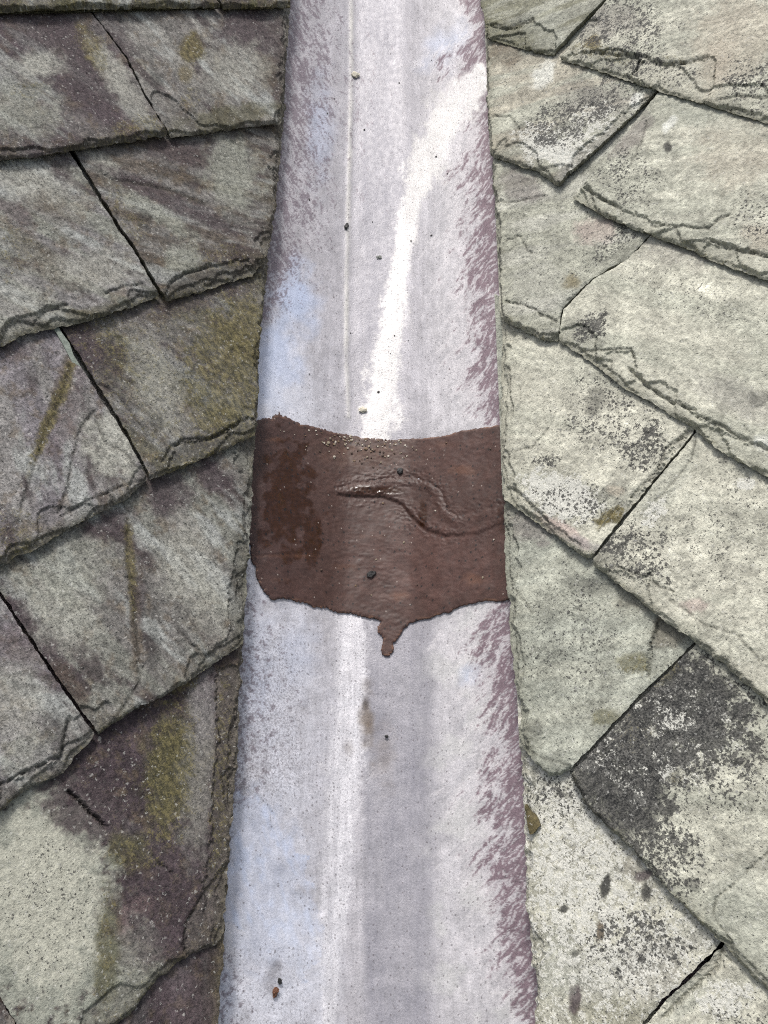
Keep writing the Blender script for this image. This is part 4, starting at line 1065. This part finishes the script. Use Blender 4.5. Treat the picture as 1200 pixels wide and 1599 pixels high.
bnd = bnd + nl * (0.0012 * fbm(bnd[:, 0] * 200, bnd[:, 1] * 70, 3, 501) + 0.0024 * np.maximum(0, fbm(bnd[:, 0] * 650, bnd[:, 1] * 60, 2, 503)) * (bnd[:, 0] < 0.02))[:, None]
if np.sum(bnd[:, 0] * np.roll(bnd[:, 1], -1) - np.roll(bnd[:, 0], -1) * bnd[:, 1]) < 0: bnd = bnd[::-1].copy()
lo, hi = bnd.min(0), bnd.max(0)
gx, gy = np.meshgrid(np.arange(lo[0], hi[0], 0.00115), np.arange(lo[1], hi[1], 0.00105))
gx = gx + (np.arange(gx.shape[0]) % 2)[:, None] * 0.0006
g = np.stack([gx.ravel(), gy.ravel()], 1)
g = g[inside(g[:, 0], g[:, 1], bnd)]
g = g[mind(g, bnd) > 0.0007]
V, F, bi = cdt(bnd, g)
P = O3 + V[:, :1] * X3 + V[:, 1:] * V3 + 0.02 * N3
h = np.full(len(V), 0.02)
for _ in range(3):
    X, Y = project(O3 + V[:, :1] * X3 + V[:, 1:] * V3 + h[:, None] * N3)
    h = gutter_height(V[:, 0], X, Y)
db = mind(V, bnd)
th = 0.0006 * sstep(0, 0.0024, db) + 0.00012
rel = lap_lift(X, Y)
xf = sstep(495, 535, X) * (1 - 0.45 * sstep(690, 740, X))
yl = np.interp(X, [p[0] for p in LAP_LO], [p[1] for p in LAP_LO])
dU = polyline_dist(X + 2 * fbm(X / 9, Y / 9, 2, 511), Y + 2 * fbm(X / 9, Y / 9, 2, 512), LAP_UP)
dL = polyline_dist(X + 3 * fbm(X / 9, Y / 9, 3, 513), Y + 3 * fbm(X / 9, Y / 9, 3, 514), LAP_LO)
band_in = inside(X, Y, LAP_UP + LAP_LO[::-1][:-1]).astype(float)
rel = rel + xf * (-0.0006 * np.exp(-(dU / 2.2) ** 2) + 0.0012 * np.exp(-((dU - 8) / 6) ** 2) * band_in - 0.0012 * np.exp(-(dL / 3.0) ** 2))
rough_z = np.exp(-(np.minimum(dL, dU) / 16) ** 2) * xf
rel = rel + rough_z * 0.0011 * fbm(X / 7, Y / 4, 4, 515, 0.65)
dc = polyline_dist(X, Y + 3 * fbm(X / 15, Y / 15, 2, 516), [(398, 868), (440, 868), (480, 871), (510, 876), (545, 872), (566, 869)])
rel = rel - 0.0007 * np.exp(-(dc / 2.0) ** 2)
rel = rel + 0.0005 * fbm(X / 40, Y / 25, 4, 517) + 0.00025 * fbm(X / 9, Y / 5, 3, 518)
z = h + th + np.maximum(rel, -0.0002) * sstep(0, 0.003, db)
C = np.tile(lin(74, 53, 47), (len(V), 1))
C = C * (1 + 0.14 * fbm(X / 70, Y / 50, 4, 521) + 0.10 * fbm(X / 12, Y / 8, 4, 523))[:, None]
def pe(cx, cy, rx, ry, sd, soft=0.6, rough=0.6):
    q = np.hypot((X - cx) / rx, (Y - cy) / ry) + rough * fbm(X / 22, Y / 22, 5, 530 + sd)
    return sstep(1 + soft * 0.5, 1 - soft, q)
C = mix(C, lin(92, 66, 60), pe(680, 880, 120, 70, 1) * 0.5 + pe(720, 710, 80, 40, 9) * 0.35)
C = mix(C, lin(64, 44, 42), sstep(520, 440, X) * 0.5)
wet = np.clip(pe(448, 780, 42, 85, 2, 0.3, 0.9) + pe(488, 845, 14, 45, 3, 0.3) * 0.9 + pe(585, 768, 46, 7, 4, 0.5, 0.3) + pe(661, 803, 8, 24, 5, 0.5, 0.3) + 0.6 * pe(783, 800, 6, 30, 6), 0, 1)
C = mix(C, lin(54, 29, 9), np.clip(wet * (0.9 + 0.5 * fbm(X / 7, Y / 12, 3, 519)), 0, 1))
oc = np.zeros(len(V))
for i, (cx, cy, rx, ry) in enumerate(((590, 722, 20, 4), (575, 705, 40, 9), (430, 687, 16, 4), (440, 905, 18, 3), (690, 695, 26, 7), (625, 930, 16, 8), (560, 715, 50, 16), (440, 868, 40, 3), (720, 735, 22, 8), (585, 838, 26, 4), (540, 885, 24, 5), (740, 905, 20, 8))):
    oc = np.maximum(oc, pe(cx, cy, rx, ry, 20 + i, 0.8, 0.8) * (0.35 + 0.3 * (i % 3)))
C = mix(C, lin(112, 78, 60), oc * 0.45)
dust = pe(570, 705, 75, 30, 50, 0.9)
C = mix(C, lin(120, 100, 84), dust * 0.35 * sstep(-0.1, 0.4, fbm(X / 3, Y / 3, 3, 551)))
thin = sstep(0.0040, 0.0, db) * sstep(0.05, 0.5, fbm(X / 30, Y / 3, 3, 553))
C = mix(C, lin(150, 112, 88), thin * 0.5)
Mk = np.zeros((len(V), 4)); Mk[:, 0] = wet; Mk[:, 3] = 1
ring = [i for i in bi if i >= 0]; nb = len(ring)
co = O3 + V[:, :1] * X3 + V[:, 1:] * V3 + z[:, None] * N3
lowz = h[ring] - 0.004
cob = O3 + V[ring][:, :1] * X3 + V[ring][:, 1:] * V3 + lowz[:, None] * N3
faces = list(F); st = len(co)
for i in range(nb):
    j = (i + 1) % nb
    faces.append((ring[i], st + i, st + j, ring[j]))
cen = O3.copy()
me = new_mesh('sealant_patch', np.vstack([co, cob]) - cen, faces, np.clip(np.vstack([C, C[ring]]), 0.002, 0.9), np.vstack([Mk, Mk[ring]]))
o = obj('sealant_patch', me, M_SEAL, gutter, Matrix.Translation(Vector(cen)))
o['label'] = 'glossy dark brown sealant brushed across the lead with one drip'

# ------------------------------------------------------------------ loose bits on the gutter
def stone_mesh(name, r, seed, flat=0.6, elong=1.3, sub=2):
    bm = bmesh.new()
    bmesh.ops.create_icosphere(bm, subdivisions=sub, radius=1.0)
    rs = np.random.RandomState(seed)
    o1, o2 = rs.rand() * 50, rs.rand() * 50
    A_co = np.array([v.co[:] for v in bm.verts])
    K_ = 1 + 0.55 * fbm(A_co[:, 0] * 1.3 + o1 + A_co[:, 2], A_co[:, 1] * 1.3 + o2 - A_co[:, 2] * 0.7, 3, seed)
    for v, k in zip(bm.verts, K_):
        p = v.co; k = float(k)
        v.co = Vector((p.x * k * elong, p.y * k, max(p.z, -0.55) * k * flat)) * r
    me = bpy.data.meshes.new(name); bm.to_mesh(me); bm.free()
    return me
def surf(px, py):
    px = np.asarray(px, float); py = np.asarray(py, float)
    x, v, h = gut_inv(px, py)
    hx = gutter_height(x + 0.002, px + 2.5, py)
    n = N3[None] - X3[None] * ((hx - h) / 0.002)[:, None]
    n /= np.linalg.norm(n, axis=1)[:, None]
    h = h + lap_lift(px, py) * ((py > 640) & (py < 840))
    return O3 + x[:, None] * X3 + v[:, None] * V3 + h[:, None] * N3, n
def pebble(name, px, py, rpx, mat, label, cat, seed, flat=0.6, elong=1.3, turn=0.0, lift=0.0):
    p, n = surf([px], [py]); p, n = p[0], n[0]
    depth = (p - CPOS) @ CF
    r = rpx * depth / FPX
    me = stone_mesh(name, r, seed, flat, elong)
    q = Vector(n).to_track_quat('Z', 'Y').to_matrix().to_4x4() @ Matrix.Rotation(turn, 4, 'Z')
    M = Matrix.Translation(Vector(p + n * (r * flat * 0.45 + lift))) @ q
    o = obj(name, me, mat, None, M)
    tag(o, label, cat)
    return o
pebble('pebble', 555, 118, 5.5, M_PALE, 'cream pebble on the raised line of the upper lead sheet', 'pebble', 1)
pebble('pebble', 567, 641, 5, M_PALE, 'tiny cream pebble just above the brown patch', 'pebble', 2)
pebble('stone_chip', 580, 897, 5, M_BLACK, 'black stone chip lying on the lower half of the brown patch', 'chip', 3, 0.5, 1.5, 0.3, 0.001)
pebble('stone_chip', 625, 737, 5, M_BLACK, 'black crumb above the ridge in the brown patch', 'chip', 4, 0.5, 1.1, 0.9, 0.001)
pebble('twig_fragment', 541, 354, 3.6, M_BLACK, 'small dark twig fragment on the upper lead sheet', 'debris', 5, 0.6, 1.8, 1.0)
pebble('moss_crumb', 430, 1548, 5.5, M_RUST, 'reddish brown crumb on the lower left of the gutter', 'debris', 6, 0.6, 1.3, 0.3)
pebble('moss_crumb', 437, 1532, 3.2, M_BLACK, 'blackish crumb just above the reddish one on the gutter', 'debris', 8, 0.5, 1.6, 1.2)
pebble('seed', 604, 1150, 2.4, M_BLACK, 'tiny black seed below the drip on the lower lead sheet', 'debris', 7)
pebble('pebble', 592, 402, 3.4, plain_material('grey_green_stone', (0.2, 0.21, 0.19), (0.34, 0.35, 0.33), 500), 'dull grey pebble in the middle of the upper lead sheet', 'pebble', 9, 0.5, 1.2)

# grit washed against the top of the patch
rs = np.random.RandomState(12)
vv, ff, cc = [], [], []
protos = []
for i in range(5):
    m_ = stone_mesh('tmp', 1.0, 40 + i, 0.7, 1.3, 1)
    protos.append((np.array([v.co[:] for v in m_.vertices]), [tuple(p.vertices) for p in m_.polygons]))
    bpy.data.meshes.remove(m_)
base = 0
GX_, GY_ = [], []
for i in range(170):
    if i < 130:
        px = 570 + rs.randn() * 42; py = np.interp(px, [400, 520, 570, 610, 700, 785], [655, 674, 683, 686, 679, 663]) + 2 + abs(rs.randn()) * 18
    elif i < 145:
        px, py = rs.uniform(410, 780), rs.uniform(700, 930)
    else:
        px, py = rs.uniform(470, 720), rs.uniform(20, 640)
    GX_.append(px); GY_.append(py)
GP_, GN_ = surf(GX_, GY_)
for i in range(170):
    r = rs.uniform(0.6, 1.6) * (1.5 if rs.rand() < 0.08 else 1.0) * 0.00078
    p, n = GP_[i], GN_[i]
    q = np.array(Vector(n).to_track_quat('Z', 'Y').to_matrix()) @ np.array(Matrix.Rotation(rs.rand() * 6.28, 3, 'Z'))
    pv, pf = protos[i % 5]
    lift = 0.0012 if i < 145 else 0.0003
    vv.append((pv * r) @ q.T + p + n * lift - O3); ff += [tuple(a + base for a in f) for f in pf]; base += len(pv)
    tone = [lin(150, 138, 118), lin(120, 100, 78), lin(78, 62, 52), lin(190, 182, 168)][rs.randint(4)] if i < 145 else lin(70, 66, 66)
    cc.append(np.tile(tone, (len(pv), 1)))
cc = np.vstack(cc); mk = np.zeros((len(cc), 4)); mk[:, 3] = 1
k = NT('grit_stone'); al = k.attr('albedo'); k.l(al.outputs['Color'], k.p.inputs['Base Color']); k.p.inputs['Roughness'].default_value = 0.7
me = new_mesh('grit', np.vstack(vv), ff, cc, mk, smooth=False)
o = obj('grit', me, k.m, None, Matrix.Translation(Vector(O3)))
tag(o, 'fine sandy grit washed against the top of the brown patch', 'grit', kind='stuff')
